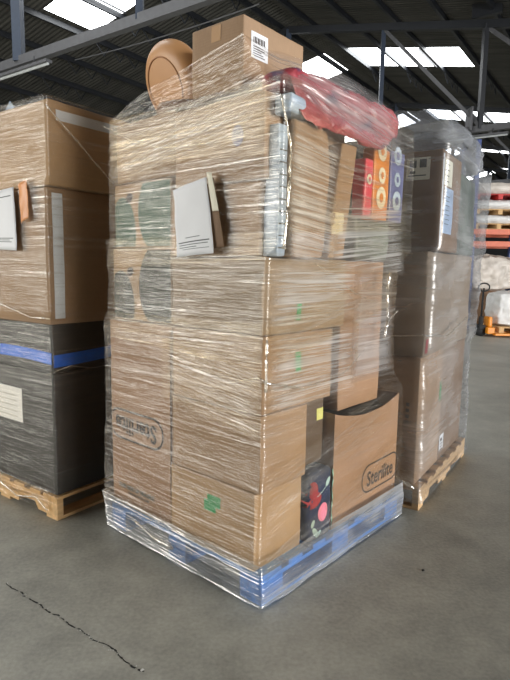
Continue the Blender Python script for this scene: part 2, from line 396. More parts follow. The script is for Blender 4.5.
def text2(body, size, bold=0.0, flip=False, cx=0, cy=0, squash=1.0, shear=0.0, spacing=1.0):
    cu = bpy.data.curves.new('t', 'FONT'); cu.body = body; cu.size = size; cu.offset = bold; cu.align_x = 'CENTER'; cu.align_y = 'CENTER'
    cu.shear = shear; cu.resolution_u = 3; cu.space_character = spacing
    o = bpy.data.objects.new('t', cu); C.objects.link(o)
    dg = bpy.context.evaluated_depsgraph_get(); me = bpy.data.meshes.new_from_object(o.evaluated_get(dg))
    k = -1 if flip else 1
    V = [(cx + k * v.co.x * squash, cy + k * v.co.y) for v in me.vertices]; Fc = [tuple(p.vertices) for p in me.polygons]
    bpy.data.objects.remove(o); bpy.data.curves.remove(cu); bpy.data.meshes.remove(me)
    return V, Fc
def serif_bars(cx, cy, w, k, rows):
    return merge2(*[strip(cx + a * w - .006, cx + a * w + .006, cy + k * r - .0015, cy + k * r + .0015, 1, 1) for a, r in rows])
def stick(B, face, m2, name, mat, off=.0016, parent=None, label=None):
    """Lay a flat patch on a carton face ('L' left-hand, 'R' right-hand, 'T' top), following its surface.
    L/R patches: x to the viewer's right, y height above the carton's base."""
    V, Fc = m2; out = []
    for x, y in V:
        if face == 'L': o, d = Vector((-B.w, -x, y)), Vector((1, 0, 0))
        elif face == 'R': o, d = Vector((x, -B.d, y)), Vector((0, 1, 0))
        else: o, d = Vector((x, y, B.h + .3)), Vector((0, 0, -1))
        hit = B.bvh.ray_cast(o, d)
        if hit[0] is None:
            hit0 = {'L': Vector((-B.w / 2 + B.lean[0] * y, -x, y)), 'R': Vector((x, -B.d / 2 + B.lean[1] * y, y)), 'T': Vector((x, y, B.h))}[face]
        else: hit0 = hit[0]
        out.append(hit0 - d * off)
    me = bpy.data.meshes.new(name); me.from_pydata([tuple(v) for v in out], [], Fc); me.update()
    for p in me.polygons: p.use_smooth = True
    o = link(name, me, M[mat], parent or B.o)
    if label: o['label'] = label
    return o
def onL(B, sw): return (B.s[0] + B.s[1]) / 2 - sw            # pallet coordinate s -> patch x on the L face
def onR(B, tw): return tw - (B.t[0] + B.t[1]) / 2

# ------------------------------------------------------------------ structure: floor
bm = bmesh.new()
q = [bl(e, d, 0) for e, d in ((-40, -6), (16, -6), (16, 74), (-40, 74))]
vs = [bm.verts.new(p) for p in q] + [bm.verts.new(p - Vector((0, 0, .2))) for p in q]
bm.faces.new(vs[:4]); bm.faces.new(vs[4:])
for i in range(4): bm.faces.new((vs[i], vs[(i + 1) % 4], vs[4 + (i + 1) % 4], vs[4 + i]))
tag(from_bm('floor', bm, M['concrete']), 'grey worn concrete warehouse floor', 'floor', kind='structure')

bm = bmesh.new()                                       # yard outside the doors, so the daylit ground continues
add_box(bm, -60, 60, -60, -6.01, -.12, -.02)
o = from_bm('ground', bm, M['concrete']); o.rotation_euler = (0, 0, -RD); tag(o, 'concrete yard outside the warehouse doors', 'ground', kind='structure')

# crack across the floor
bm = bmesh.new(); rnd = random.Random(3)
a, b = Vector((-1.07, 2.215, 0)), Vector((-.36, 1.70, 0)); n = 74; pts = []
for i in range(n + 1):
    u = i / n; p = a.lerp(b, u) + Vector((.6, .8, 0)) * (noise.noise(Vector((u * 7, 0, 1))) * .018 + noise.noise(Vector((u * 31, 0, 5))) * .008)
    pts.append(p)
dr = (b - a).normalized(); nr = Vector((-dr.y, dr.x, 0))
for i in range(n):
    if rnd.random() < .26: continue
    w0, w1 = rnd.uniform(.0012, .0042), rnd.uniform(.0012, .0042)
    f = [pts[i] + nr * w0, pts[i + 1] + nr * w1, pts[i + 1] - nr * w1, pts[i] - nr * w0]
    bm.faces.new([bm.verts.new(p + Vector((0, 0, .0012))) for p in f])
cr = tag(from_bm('floor_crack', bm, M['stone']), 'broken dark crack line running across the concrete floor', 'crack', kind='structure')
bm = bmesh.new()
for i in range(60):
    u = rnd.choice([rnd.uniform(0, .2), rnd.uniform(.62, .86), rnd.random(), .985, .99]); p = a.lerp(b, u) + nr * rnd.uniform(-.006, .006)
    r = bmesh.ops.create_icosphere(bm, subdivisions=1, radius=rnd.uniform(.001, .003))
    bmesh.ops.scale(bm, vec=(1, 1, .5), verts=r['verts']); bmesh.ops.translate(bm, vec=p + Vector((0, 0, .0012)), verts=r['verts'])
from_bm('crack_grit', bm, M['speck'], cr)
for k, (x, y, r) in enumerate(((.79, 2.36, .007),)):
    bm = bmesh.new(); bmesh.ops.create_icosphere(bm, subdivisions=2, radius=r)
    for v in bm.verts: v.co += noise.noise_vector(v.co * 200) * .002; v.co.z = v.co.z * .6 + r * .5
    o = from_bm('pebble', bm, M['stone'], None, True); o.location = (x, y, 0)
    tag(o, 'small dark pebble lying alone on the floor right of the blue pallet', 'pebble')

# ------------------------------------------------------------------ structure: roof
RE, RZ, SL = -12.17, 11.27, math.tan(math.radians(11))
def rz(e): return RZ - abs(e - RE) * SL
SKY_D = [(1.5, 4.0), (12.4, 14.6), (23.5, 26.0), (34.6, 37.1), (46.0, 48.5), (57.5, 60.0)]
dcuts = sorted({-6, 74, *[x for p in SKY_D for x in p]})
def slope_cells(side):
    es = [RE, RE + side * .55, RE + side * 5.5, RE + side * 28] if side > 0 else [RE, RE - .55, RE - 5.6, RE - 28]
    roof = bmesh.new(); panels = []
    for i in range(len(es) - 1):
        for d0, d1 in zip(dcuts, dcuts[1:]):
            q = [bl(es[i], d0, rz(es[i])), bl(es[i + 1], d0, rz(es[i + 1])), bl(es[i + 1], d1, rz(es[i + 1])), bl(es[i], d1, rz(es[i]))]
            if i == 1 and (d0, d1) in SKY_D: panels.append(q)
            else: roof.faces.new([roof.verts.new(p) for p in q])
    bmesh.ops.remove_doubles(roof, verts=roof.verts, dist=.001)
    return roof, panels
for side, nm in ((1, 'right'), (-1, 'left')):
    rf, panels = slope_cells(side)
    # mesh is built in building axes so the corrugation runs down the slope
    inv = Matrix.Rotation(RD, 4, 'Z'); bmesh.ops.transform(rf, matrix=inv, verts=rf.verts)
    o = from_bm('ceiling', rf, M['roof']); o.rotation_euler = (0, 0, -RD)
    tag(o, 'corrugated roof slope on the %s of the ridge' % nm, 'roof', kind='structure')
    for q in panels:
        b2 = bmesh.new(); b2.faces.new([b2.verts.new(p) for p in q])
        o = from_bm('window', b2, M['skylight']); tag(o, 'bright translucent rooflight strip in the roof', 'skylight', 'rooflight strips', 'structure')
        # glazing bars across the strip
        b2 = bmesh.new()
        for k in (1, 2):
            u = k / 3; add_bar(b2, q[0].lerp(q[1], u) - Vector((0, 0, .05)), q[3].lerp(q[2], u) - Vector((0, 0, .05)), .05, .06)
        from_bm('window_frame', b2, M['steel_dark'], o)
# purlins: open web joists running along the building
bmc = {}
def joist(e):
    bm = bmesh.new(); z1 = rz(e) - .10; z0 = z1 - .42
    add_bar(bm, bl(e, -5.8, z1), bl(e, 73.8, z1), .10, .20)
    for d0, d1 in SKY_D:                                  # slack hanging braces beside each rooflight strip
        for k in range(3):
            d = d1 + .15 + k * .8
            add_bar(bm, bl(e, d, z1), bl(e + .1, d + .4, z0 - .1), .03); add_bar(bm, bl(e + .1, d + .4, z0 - .1), bl(e, d + .8, z1), .03)
    return bm
for k in range(13):
    for sd in (1, -1):
        e = RE + sd * (.62 + k * 1.75)
        if abs(e - RE) > 22 or e > 14: continue
        tag(from_bm('roof_purlin', joist(e), M['steel_dark']), 'dark open web steel purlin under the roof', 'purlin', 'roof purlins', 'structure')
# trusses across the hall
def truss(d, fixture=None):
    r = root('roof_truss', bl(RE, d, 6.0)); o = bl(RE, d, 6.0)
    def part(nm, segs, mat):
        bm = bmesh.new()
        for a, b, w_, h_ in segs: add_bar(bm, a - o, b - o, w_, h_)
        return from_bm(nm, bm, M[mat], r)
    part('top_chord', [(bl(RE, d, RZ - .6), bl(13, d, rz(13) - .6), .2, .24), (bl(RE, d, RZ - .6), bl(-37, d, rz(-37) - .6), .2, .24)], 'steel_dark')
    part('bottom_chord', [(bl(-37, d, 6.0), bl(13, d, 6.0), .16, .2)], 'steel_grey')
    part('king_post', [(bl(RE, d, 6.0), bl(RE, d, RZ - .6), .24, .2)], 'steel_blue')
    nodes = [RE + 3.95 * 0, -8.2, -4.72, -1.2, 2.3, 5.8, 9.3, 12.8]
    for i in range(1, len(nodes)):
        e = nodes[i]; 
        part('post', [(bl(e, d, 6.0), bl(e, d, rz(e) - .6), .22 if i == 2 else .14, .14)], 'steel_dark' if i == 2 else 'steel_blue')
        part('post', [(bl(2 * RE - e, d, 6.0), bl(2 * RE - e, d, rz(e) - .6), .14, .14)], 'steel_grey')
        if i >= 2:
            part('brace', [(bl(nodes[i - 1] + .05, d, rz(nodes[i - 1]) - .7), bl(e, d, 6.1), .12, .12)], 'steel_grey')
            part('brace', [(bl(2 * RE - nodes[i - 1], d, rz(nodes[i - 1]) - .7), bl(2 * RE - e, d, 6.1), .12, .12)], 'steel_grey')
    bm = bmesh.new(); c = bl(-4.72, d, 6.25) - o
    add_bar(bm, c - DE * .35 + Vector((0, 0, -.3)), c - DE * .35 + Vector((0, 0, .45)), .5, .06); from_bm('gusset_plate', bm, M['steel_grey'], r)
    bm = bmesh.new(); c = bl(-4.72, d, 9.75) - o
    add_bar(bm, c - DE * .45, c + DE * .45, .16, .55); from_bm('gusset_plate', bm, M['steel_dark'], r)
    tag(r, 'steel roof truss spanning the hall', 'truss', 'roof trusses', 'structure')
for d in (-3.9, 7.8, 19.5, 31.2, 42.9, 54.6): truss(d)
# long batten lamps (switched off) hung under the bottom chords
def batten(e0, e1, d, z, label):
    r = root('batten_lamp', bl((e0 + e1) / 2, d, z))
    bm = bmesh.new(); add_bar(bm, -DE * (e1 - e0) / 2, DE * (e1 - e0) / 2, .16, .06); from_bm('housing', bm, M['steel_grey'], r)
    bm = bmesh.new(); add_tube(bm, [-DE * ((e1 - e0) / 2 - .03) - Vector((0, 0, .05)), DE * ((e1 - e0) / 2 - .03) - Vector((0, 0, .05))], .03); from_bm('tube', bm, M['lamp_body'], r)
    for k in (-1, 1):
        bm = bmesh.new(); add_bar(bm, DE * k * (e1 - e0) * .3 + Vector((0, 0, .02)), DE * k * (e1 - e0) * .3 + Vector((0, 0, .2)), .02)
        from_bm('bracket', bm, M['steel_dark'], r)
    tag(r, label, 'lamp')
batten(-13.6, -10.94, 7.72, 5.77, 'long grey strip lamp under the truss beam at upper left')
batten(-6.2, -3.8, 19.4, 5.76, 'pale strip lamp under the truss beam above the right-hand pallet stack')
bm = bmesh.new(); A, B_ = bl(-11.2, 8.6, 6.1), bl(-6.0, 8.6, 6.05)
add_tube(bm, [A.lerp(B_, k / 10) - Vector((0, 0, .06 * (1 - (k / 5 - 1) ** 2))) for k in range(11)], .012, 6)
tag(from_bm('tension_cable', bm, M['steel_grey']), 'thin cable strung under the dark roof beside the top carton', 'cable', kind='structure')

# walls of the hall
def wall(name, a, b, z1, label):
    bm = bmesh.new(); add_bar(bm, a + Vector((0, 0, z1 / 2)), b + Vector((0, 0, z1 / 2)), .2, z1); tag(from_bm(name, bm, M['far_wall']), label, 'wall', kind='structure')
wall('wall_back', bl(-40, 74, 0), bl(16, 74, 0), 11.5, 'dark end wall far beyond the racks')
wall('wall_left', bl(-40, -6, 0), bl(-40, 74, 0), 6.2, 'dark side wall beyond the left-hand stack')
bm = bmesh.new()                                           # right side wall; its doorway is added for the fill light
for d0, d1, z0, z1 in ((-6, -.2, 0, 4.8), (8.2, 74, 0, 4.8), (-6, 74, 4.8, 6.2)):
    add_bar(bm, bl(16, (d0 + d1) / 2, z0), bl(16, (d0 + d1) / 2, z1), d1 - d0, .2, up=DE)
tag(from_bm('wall_right', bm, M['far_wall']), 'dark side wall beyond the racks', 'wall', kind='structure')
bm = bmesh.new()                                           # front end wall with two open doorways
for e0, e1, z0, z1 in ((-40, -18.2, 0, 4.8), (-3.8, 16, 0, 4.8), (-40, 16, 4.8, 8.5)):
    add_bar(bm, bl((e0 + e1) / 2, -6, z0), bl((e0 + e1) / 2, -6, z1), e1 - e0, .2, up=DD)
tag(from_bm('wall_front', bm, M['far_wall']), 'end wall with open doorways behind the viewer', 'wall', kind='structure')

# ------------------------------------------------------------------ pallets
def notched(L, h, th, mat_len_axis='y'):
    """Stringer with two fork notches cut into its underside; runs along +y from 0."""
    P = [(0, 0), (.15 * L, 0)]
    for c in (.27, .73):
        w2 = .095 * L
        P += [(c * L - w2, 0), (c * L - w2 + .004, h * .28), (c * L - w2 + .03, h * .45), (c * L + w2 - .03, h * .45), (c * L + w2 - .004, h * .28), (c * L + w2, 0)]
    P += [(L, 0), (L, h), (0, h)]
    bm = bmesh.new(); A = [bm.verts.new((-th / 2, y, z)) for y, z in P]; B = [bm.verts.new((th / 2, y, z)) for y, z in P]
    bm.faces.new(A); bm.faces.new(B[::-1]); n = len(P)
    for i in range(n): bm.faces.new((A[i], A[(i + 1) % n], B[(i + 1) % n], B[i]))
    bmesh.ops.triangulate(bm, faces=[f for f in bm.faces if len(f.verts) > 4])
    return bm
def stringer_pallet(F, along, Lt, Ls, label, mat):
    r = root('wooden_pallet', F.p(0, 0, 0), F.rz); H, bt = .13, .018
    # 'along' = axis the stringers run on
    L, W = (Ls, Lt) if along == 's' else (Lt, Ls)
    def put(bm, nm):
        if along == 't': bmesh.ops.transform(bm, matrix=Matrix(((0, 1, 0, 0), (1, 0, 0, 0), (0, 0, 1, 0), (0, 0, 0, 1))), verts=bm.verts)
        return from_bm(nm, bm, M[mat], r)
    for x in (.02, W / 2, W - .02):
        bm = notched(L, H - 2 * bt, .038); bmesh.ops.translate(bm, vec=(x, 0, bt), verts=bm.verts); put(bm, 'stringer')
    nb = 7
    for k in range(nb):
        w = .125 if k in (0, nb - 1) else .1; y = (L - w) * k / (nb - 1) + random.uniform(-.006, .006) * (0 < k < nb - 1)
        bm = bmesh.new(); add_box(bm, 0, W, y, y + w, H - bt, H, .002); put(bm, 'deck_board')
    for y in (0, L / 2 - .05, L - .1):
        bm = bmesh.new(); add_box(bm, 0, W, y, y + .1, 0, bt, .002); put(bm, 'bottom_board')
    tag(r, label, 'pallet'); return r
def block_pallet(F, Lt, Ls, label):
    r = root('wooden_pallet', F.p(0, 0, 0), F.rz); H = .13
    for k in range(7):
        w = .13 if k in (0, 3, 6) else .1; x = (Lt - w) * k / 6
        bm = bmesh.new(); add_box(bm, x, x + w, 0, Ls, H - .02, H, .002); from_bm('deck_board', bm, M['blue_wood'], r)
    for j in range(3):
        y = (Ls - .12) * j / 2
        bm = bmesh.new(); add_box(bm, 0, Lt, y, y + .12, H - .04, H - .02, .002); from_bm('stringer_board', bm, M['blue_wood'], r)
        bm = bmesh.new(); add_box(bm, 0, Lt, y, y + .12, 0, .018, .002); from_bm('bottom_board', bm, M['blue_wood'], r)
        for i in range(3):
            x = (Lt - .14) * i / 2
            bm = bmesh.new(); add_box(bm, x, x + .14, y, y + .12, .018, H - .04, .003); from_bm('block', bm, M['blue_wood'], r)
    tag(r, label, 'pallet'); return r

# ------------------------------------------------------------------ stretch film
def outline(t0, t1, s0, s1, r, n):
    """n points round a rounded rectangle, from the far left corner of the L face round the near corner."""
    P = []
    W, D = t1 - t0, s1 - s0
    segs = []
    def line(a, b): segs.append(('l', a, b, math.dist(a, b)))
    def arc(c, a0): segs.append(('a', c, a0, r * math.pi / 2))
    line((t0, s1 - r), (t0, s0 + r)); arc((t0 + r, s0 + r), 180); line((t0 + r, s0), (t1 - r, s0)); arc((t1 - r, s0 + r), 270)
    line((t1, s0 + r), (t1, s1 - r)); arc((t1 - r, s1 - r), 0); line((t1 - r, s1), (t0 + r, s1)); arc((t0 + r, s1 - r), 90)
    return segs
def film_shell(F, name, levels, mat, parent, seed=0, nz=150, r=.010, amp=.003, dens=150, lip=.05, wav=0.0, bot_wave=0.0):
    """levels: [(z, t0, t1, s0, s1)] from the bottom up."""
    z0, z1 = levels[0][0], levels[-1][0]; rows = []
    def at(z):
        for A, B in zip(levels, levels[1:]):
            if z <= B[0] + 1e-9:
                u = (z - A[0]) / max(1e-6, B[0] - A[0]); u = u * u * (3 - 2 * u)
                return [A[i] + (B[i] - A[i]) * u for i in range(1, 5)]
        return list(levels[-1][1:])
    segs0 = outline(*at(z0), r, 0); counts = [max(3, int(s[3] * dens)) if s[0] == 'l' else 4 for s in segs0]
    # the two hidden faces are coarser
    for i in (4, 6): counts[i] = max(3, counts[i] // 3)
    V, UV = [], []; ncol = sum(counts)
    zs = [z0 + (z1 - z0) * j / nz for j in range(nz + 1)]
    rowsz = [(z, 0) for z in zs] + ([(z1 + .006, lip * .4), (z1 + .008, lip)] if lip else [])
    off = Vector((seed * 11.3, seed * 5.1, seed * 2.7))
    for j, (z, ins) in enumerate(rowsz):
        b = at(min(z, z1)); segs = outline(b[0] + ins, b[1] - ins, b[2] + ins, b[3] - ins, r, 0); u = 0; col = 0
        for s, cnt in zip(segs, counts):
            for k in range(cnt):
                f = k / cnt
                if s[0] == 'l':
                    x = s[1][0] + (s[2][0] - s[1][0]) * f; y = s[1][1] + (s[2][1] - s[1][1]) * f
                    dx, dy = (s[2][0] - s[1][0]), (s[2][1] - s[1][1]); L = math.hypot(dx, dy); nx, ny = -dy / L, dx / L
                    if (x - (b[0] + b[1]) / 2) * nx + (y - (b[2] + b[3]) / 2) * ny < 0: nx, ny = -nx, -ny
                else:
                    a = math.radians(s[2] + 90 * f); x = s[1][0] + r * math.cos(a); y = s[1][1] + r * math.sin(a); nx, ny = math.cos(a), math.sin(a)
                uu = u + s[3] * f
                q = Vector((uu * 1.2, (z + uu * .05) * 22, 0)) + off
                q2 = Vector((uu * 3.0, (z - uu * .12) * 8, 4)) + off
                dsp = (noise.noise(q) + .6) * amp + (noise.noise(q2) + .5) * amp * 1.2
                zz = z
                if j == 0 and bot_wave: zz = z + bot_wave * (noise.noise(Vector((uu * 6, 1, seed))) + .3)
                if wav and j >= nz - 6: zz = z + wav * noise.noise(Vector((uu * 3, 7, seed)))
                V.append((x + nx * dsp, y + ny * dsp, max(.002, zz))); UV.append((uu, z + ins)); col += 1
            u += s[3]
    me = bpy.data.meshes.new(name); Fc = []
    for j in range(len(rowsz) - 1):
        for k in range(ncol):
            k2 = (k + 1) % ncol; Fc.append((j * ncol + k, j * ncol + k2, (j + 1) * ncol + k2, (j + 1) * ncol + k))
    me.from_pydata(V, [], Fc); uvl = me.uv_layers.new(name='metres')
    per = sum(s[3] for s in segs0)
    for p in me.polygons:
        p.use_smooth = True
        us = [UV[me.loops[l].vertex_index] for l in p.loop_indices]; mx = max(q[0] for q in us)
        for l, q in zip(p.loop_indices, us):
            x = q[0] + per if mx - q[0] > per / 2 else q[0]
            uvl.data[l].uv = (x, q[1])
    me.update(); return link(name, me, M[mat], parent)
def sheet(name, A, B, mat, parent, nu=60, nv=24, sag=0.0, amp=.006, seed=0, curve=None, uvs=1.0, freq=(3, 16)):
    """Film stretched between two 3-D polylines (parent's local space)."""
    def samp(P, u):
        L = [0]
        for a, b in zip(P, P[1:]): L.append(L[-1] + math.dist(a, b))
        x = u * L[-1]
        for i in range(len(P) - 1):
            if x <= L[i + 1] + 1e-9:
                f = (x - L[i]) / max(1e-9, L[i + 1] - L[i]); return Vector(P[i]).lerp(Vector(P[i + 1]), f)
        return Vector(P[-1])
    V, UV = [], []
    c = curve or Vector((0, 0, -1))
    for j in range(nv + 1):
        for i in range(nu + 1):
            u, v = i / nu, j / nv; a, b = samp(A, u), samp(B, u); p = a.lerp(b, v)
            nz = noise.noise(Vector((u * freq[0], v * freq[1], seed * 3.3))) * amp + noise.noise(Vector((u * freq[0] * 3, v * freq[1] * 2, seed))) * amp * .5
            p = p + c * (sag * math.sin(math.pi * v)) - c * nz
            V.append(tuple(p)); UV.append((u * uvs, v * (a - b).length))
    Fc = [(j * (nu + 1) + i, j * (nu + 1) + i + 1, (j + 1) * (nu + 1) + i + 1, (j + 1) * (nu + 1) + i) for j in range(nv) for i in range(nu)]
    me = bpy.data.meshes.new(name); me.from_pydata(V, [], Fc); uvl = me.uv_layers.new(name='metres')
    for l in me.loops: uvl.data[l.index].uv = UV[l.vertex_index]
    uv2 = me.uv_layers.new(name='unit')
    for l in me.loops: uv2.data[l.index].uv = ((l.vertex_index % (nu + 1)) / nu, (l.vertex_index // (nu + 1)) / nv)
    for p in me.polygons: p.use_smooth = True
    me.update(); return link(name, me, M[mat], parent)
def fold(parent, pts, w=.01, seed=0, name='film_fold', mat='film_fold'):
    """A twisted gathered strand of film."""
    P = [Vector(p) for p in pts]; Q = []
    for a, b in zip(P, P[1:]):
        m = max(3, int((b - a).length / .02))
        for k in range(m): Q.append(a.lerp(b, k / m))
    Q.append(P[-1]); bm = bmesh.new()
    rad = [w / 2 * (.5 + abs(noise.noise(Vector((i * .35, seed, 0)))) * 1.6) for i in range(len(Q))]
    Q = [q + noise.noise_vector(Vector((i * .2, seed * 3, 1))) * w * .25 for i, q in enumerate(Q)]
    add_tube(bm, Q, w, 6, rad)
    uvl = bm.loops.layers.uv.new('metres')
    for f in bm.faces:
        for l in f.loops: l[uvl].uv = (l.vert.co.z + l.vert.co.x, l.vert.co.y)
    return from_bm(name, bm, M[mat], parent, True)

# ================================================================== MAIN STACK
FM = Frame((.0416, 2.0693), 41.5)
block_pallet(FM, 1.17, 1.05, 'blue painted wooden pallet under the middle stack of cartons')
CB = 'cardboard box'
bA = carton(FM, 'cardboard_box', 'plain carton with a green sticker, lowest at the near corner of the middle stack', CB, (.0, .315), (.045, .565), (.132, .462), 'kraft_light', 1, rad=.004)
stick(bA, 'L', merge2(strip(onL(bA, .335), onL(bA, .262), .185, .235, 4, 4), strip(onL(bA, .315), onL(bA, .235), .21, .262, 4, 4)), 'sticker', 'green', label='green sticker')
bB = carton(FM, 'cardboard_box', 'plain carton in the middle stack, directly on the green-stickered bottom carton', CB, (.012, .32), (.03, .565), (.464, .786), 'kraft', 2, rad=.004, bulge=.008)
bC = carton(FM, 'cardboard_box', 'plain carton third from the bottom at the near corner, green tape on its right face', CB, (.015, .50), (.03, .565), (.79, 1.104), 'kraft', 3, dent=.005, bulge=.008)
stick(bC, 'R', strip(onR(bC, .22), onR(bC, .255), .15, .235, 2, 5), 'tape_strip', 'green', label='green tape strip')
bD = carton(FM, 'cardboard_box', 'crumpled carton fourth up at the near corner, its right face marked by green tape', CB, (.012, .59), (.028, .565), (1.108, 1.412), 'kraft_grey', 4, dent=.008, bulge=.008, crush=.006)
stick(bD, 'R', strip(onR(bD, .215), onR(bD, .245), .05, .12, 2, 5), 'tape_strip', 'green', label='green tape strip')
bSL = carton(FM, 'cardboard_box', 'tall carton with an upside-down oval Sterilite logo at the lower left of the middle stack', CB, (.018, .60), (.575, 1.065), (.132, 1.10), 'kraft_pink', 5)
cs = .855
word = 'Sterilite'
stick(bSL, 'L', merge2(roundring(onL(bSL, cs), .437, .44, .16, .075, .011)), 'logo_oval', 'ink')
stick(bSL, 'L', merge2(text2(word, .125, .0038, True, onL(bSL, cs), .437, .86), serif_bars(onL(bSL, cs), .437, .19, -1, ((-.45, -.036),))), 'logo_lettering', 'ink')
stick(bSL, 'L', merge2(text2('THIS SIDE UP FRAGILE', .030, .0014, False, onL(bSL, .86), .105), text2('HANDLE WITH CARE', .018, .0004, False, onL(bSL, .84), .078)), 'printed_text', 'ink_grey')
stick(bSL, 'L', strip(bSL.d / 2 - .012, bSL.d / 2 - .004, .02, .95, 1, 12), 'glued_seam', 'ink')
bD1 = carton(FM, 'cardboard_box', 'carton printed with dark grey ovals, above the tall logo carton', CB, (.022, .60), (.578, 1.03), (1.108, 1.452), 'kraft_light', 6)
def ovals(B, m1, m2):
    w = B.d; x0, x1 = -w / 2 + .006, w / 2 - .006; cl = (x0, x1, .006, B.h - .006)
    stick(B, 'L', disc2(x0 + .06, .07, .11, .17, 30, 0, (x0, x1, .006, B.h)), 'printed_oval', m2)
    c2 = (onL(B, .71), x1, .006, B.h - .006)
    stick(B, 'L', disc2(onL(B, .66), .17, .155, .21, 40, 0, (x0, x1, .006, B.h - .006)), 'printed_oval', m1)
    stick(B, 'L', disc2(onL(B, .885), .235, .028, .022, 12, .3), 'printed_dot', 'ink')
ovals(bD1, 'ink_slate', 'ink_slate')
bG1 = carton(FM, 'cardboard_box', 'carton printed with grey-green ovals, beside the hanging white paper', CB, (.022, .60), (.578, 1.01), (1.456, 1.758), 'kraft_light', 7)
ovals(bG1, 'ink_green', 'ink_green')
bG = carton(FM, 'cardboard_box', 'plain carton carrying the hanging white paper, upper part of the middle stack', CB, (.018, .56), (.065, .57), (1.416, 1.70), 'kraft', 8, dent=.005)
bTL = carton(FM, 'cardboard_box', 'topmost carton at the far left corner of the middle stack, above the green ovals', CB, (.02, .6), (.55, .985), (1.762, 2.035), 'kraft', 9, dent=.005)
bH = carton(FM, 'cardboard_box', 'carton supporting the small topmost labelled carton of the middle stack', CB, (.012, .56), (.035, .54), (1.704, 2.02), 'kraft', 10, dent=.005)
stick(bH, 'L', disc2(onL(bH, .17), .17, .03, .04), 'printed_mark', 'toy_blue')
# small carton on the very top
bT = carton(FM, 'cardboard_box', 'small carton with a white address label on its side, highest of all', CB, (.025, .42), (.17, .45), (2.058, 2.32), 'kraft', 11, rot=2, tape='L')
lb = stick(bT, 'R', strip(-.155, -.055, .118, .215, 5, 5), 'address_label', 'paper', label='white printed address label')
stick(bT, 'R', merge2(*[strip(-.145 + .0 * k, -.075 - .01 * (k % 3), .127 + k * .0085, .130 + k * .0085, 2, 1) for k in range(5)],
    *[strip(-.143 + k * .009, -.139 + k * .009 + .002 * (k % 2), .175, .198, 1, 1) for k in range(8)]), 'printed_lines', 'ink', .0028, lb)
# brown bundle below it, gathered in film
bm = bmesh.new(); bmesh.ops.create_uvsphere(bm, u_segments=28, v_segments=16, radius=1)
for v in bm.verts:
    v.co = Vector((v.co.x * .17, v.co.y * .16, v.co.z * .05)) + noise.noise_vector(v.co * 2.2) * .018; v.co.z = max(v.co.z, -.04)
o = from_bm('wrapped_bundle', bm, M['brown_bag'], None, True); o.location = FM.p(.22, .66, 2.08); o.rotation_euler = (0, 0, FM.rz)
tag(o, 'brown wrapped bundle under the film beside the round tan cushion', 'bundle')
# round tan cushion standing on edge
r_ = root('round_cushion', FM.p(.20, .755, 2.03), FM.rz)
def rounddisc(R, T, seg=48):
    bm = bmesh.new(); prof = [(0, T / 2 * .82)]
    for k in range(13):
        a = math.pi / 2 - math.pi * k / 12; prof.append((R - T / 2 + T / 2 * math.cos(a), T / 2 * math.sin(a)))
    prof.append((0, -T / 2 * .82)); rings = []
    for x, z in prof:
        rings.append([bm.verts.new((z, x * math.cos(2 * math.pi * k / seg), x * math.sin(2 * math.pi * k / seg))) for k in range(seg)] if x > 0 else [bm.verts.new((z, 0, 0))])
    for A, B in zip(rings, rings[1:]):
        for k in range(seg):
            a = [A[k % len(A)], A[(k + 1) % len(A)]] if len(A) > 1 else [A[0]]; b = [B[(k + 1) % len(B)], B[k % len(B)]] if len(B) > 1 else [B[0]]
            bm.faces.new(a + b)
    return bm
rot = Matrix.Rotation(math.radians(-8), 4, 'Z') @ Matrix.Rotation(math.radians(-22), 4, 'Y')
bm = rounddisc(.195, .13); bmesh.ops.transform(bm, matrix=Matrix.Translation((0, 0, .19)) @ rot, verts=bm.verts); from_bm('cushion_body', bm, M['tan'], r_, True)
bm = bmesh.new(); ring = [Vector((-.0655, .13 * math.cos(2 * math.pi * k / 40), .13 * math.sin(2 * math.pi * k / 40))) for k in range(41)]
add_tube(bm, ring, .004, 6, cap=False); bmesh.ops.transform(bm, matrix=Matrix.Translation((0, 0, .19)) @ rot, verts=bm.verts); from_bm('seam_piping', bm, M['tan_dark'], r_, True)
tag(r_, 'round tan cushion standing on edge beside the topmost carton', 'cushion')

# hanging white paper
def paper_sheet(F, name, corners, mat, label, cat, curl=.012, lines=None, n=14):
    """corners: TL, TR, BR, BL as (t, s, z); slightly curled sheet."""
    P = [F.p(*c) for c in corners]; o0 = P[0]; V = []
    nrm = (P[1] - P[0]).cross(P[3] - P[0]).normalized()
    if nrm.y > 0: nrm = -nrm
    def pt(u, v, e=0):
        p = P[0].lerp(P[1], u).lerp(P[3].lerp(P[2], u), v)
        return p + nrm * (curl * (math.sin(u * math.pi) * .5 + (v ** 2) * .9 + noise.noise(Vector((u * 2, v * 3, 2))) * .5) + e) - o0
    def grid(u0, u1, v0, v1, nu, nv, e):
        V = [tuple(pt(u0 + (u1 - u0) * i / nu, v0 + (v1 - v0) * j / nv, e)) for j in range(nv + 1) for i in range(nu + 1)]
        return V, strip(0, 1, 0, 1, nu, nv)[1]
    V, Fc = grid(0, 1, 0, 1, n, n, 0)
    me = bpy.data.meshes.new(name); me.from_pydata(V, [], Fc)
    for p in me.polygons: p.use_smooth = True
    o = link(name, me, M[mat]); o.location = o0; tag(o, label, cat)
    md = o.modifiers.new('thick', 'SOLIDIFY'); md.thickness = .0006
    if lines:
        V, Fc = merge2(*[grid(u0, u1, v0, v1, 8, 1, .0012) for u0, u1, v0, v1 in lines])
        me = bpy.data.meshes.new('printed_lines'); me.from_pydata(V, [], Fc); link('printed_lines', me, M['ink_grey'], o)
    return o
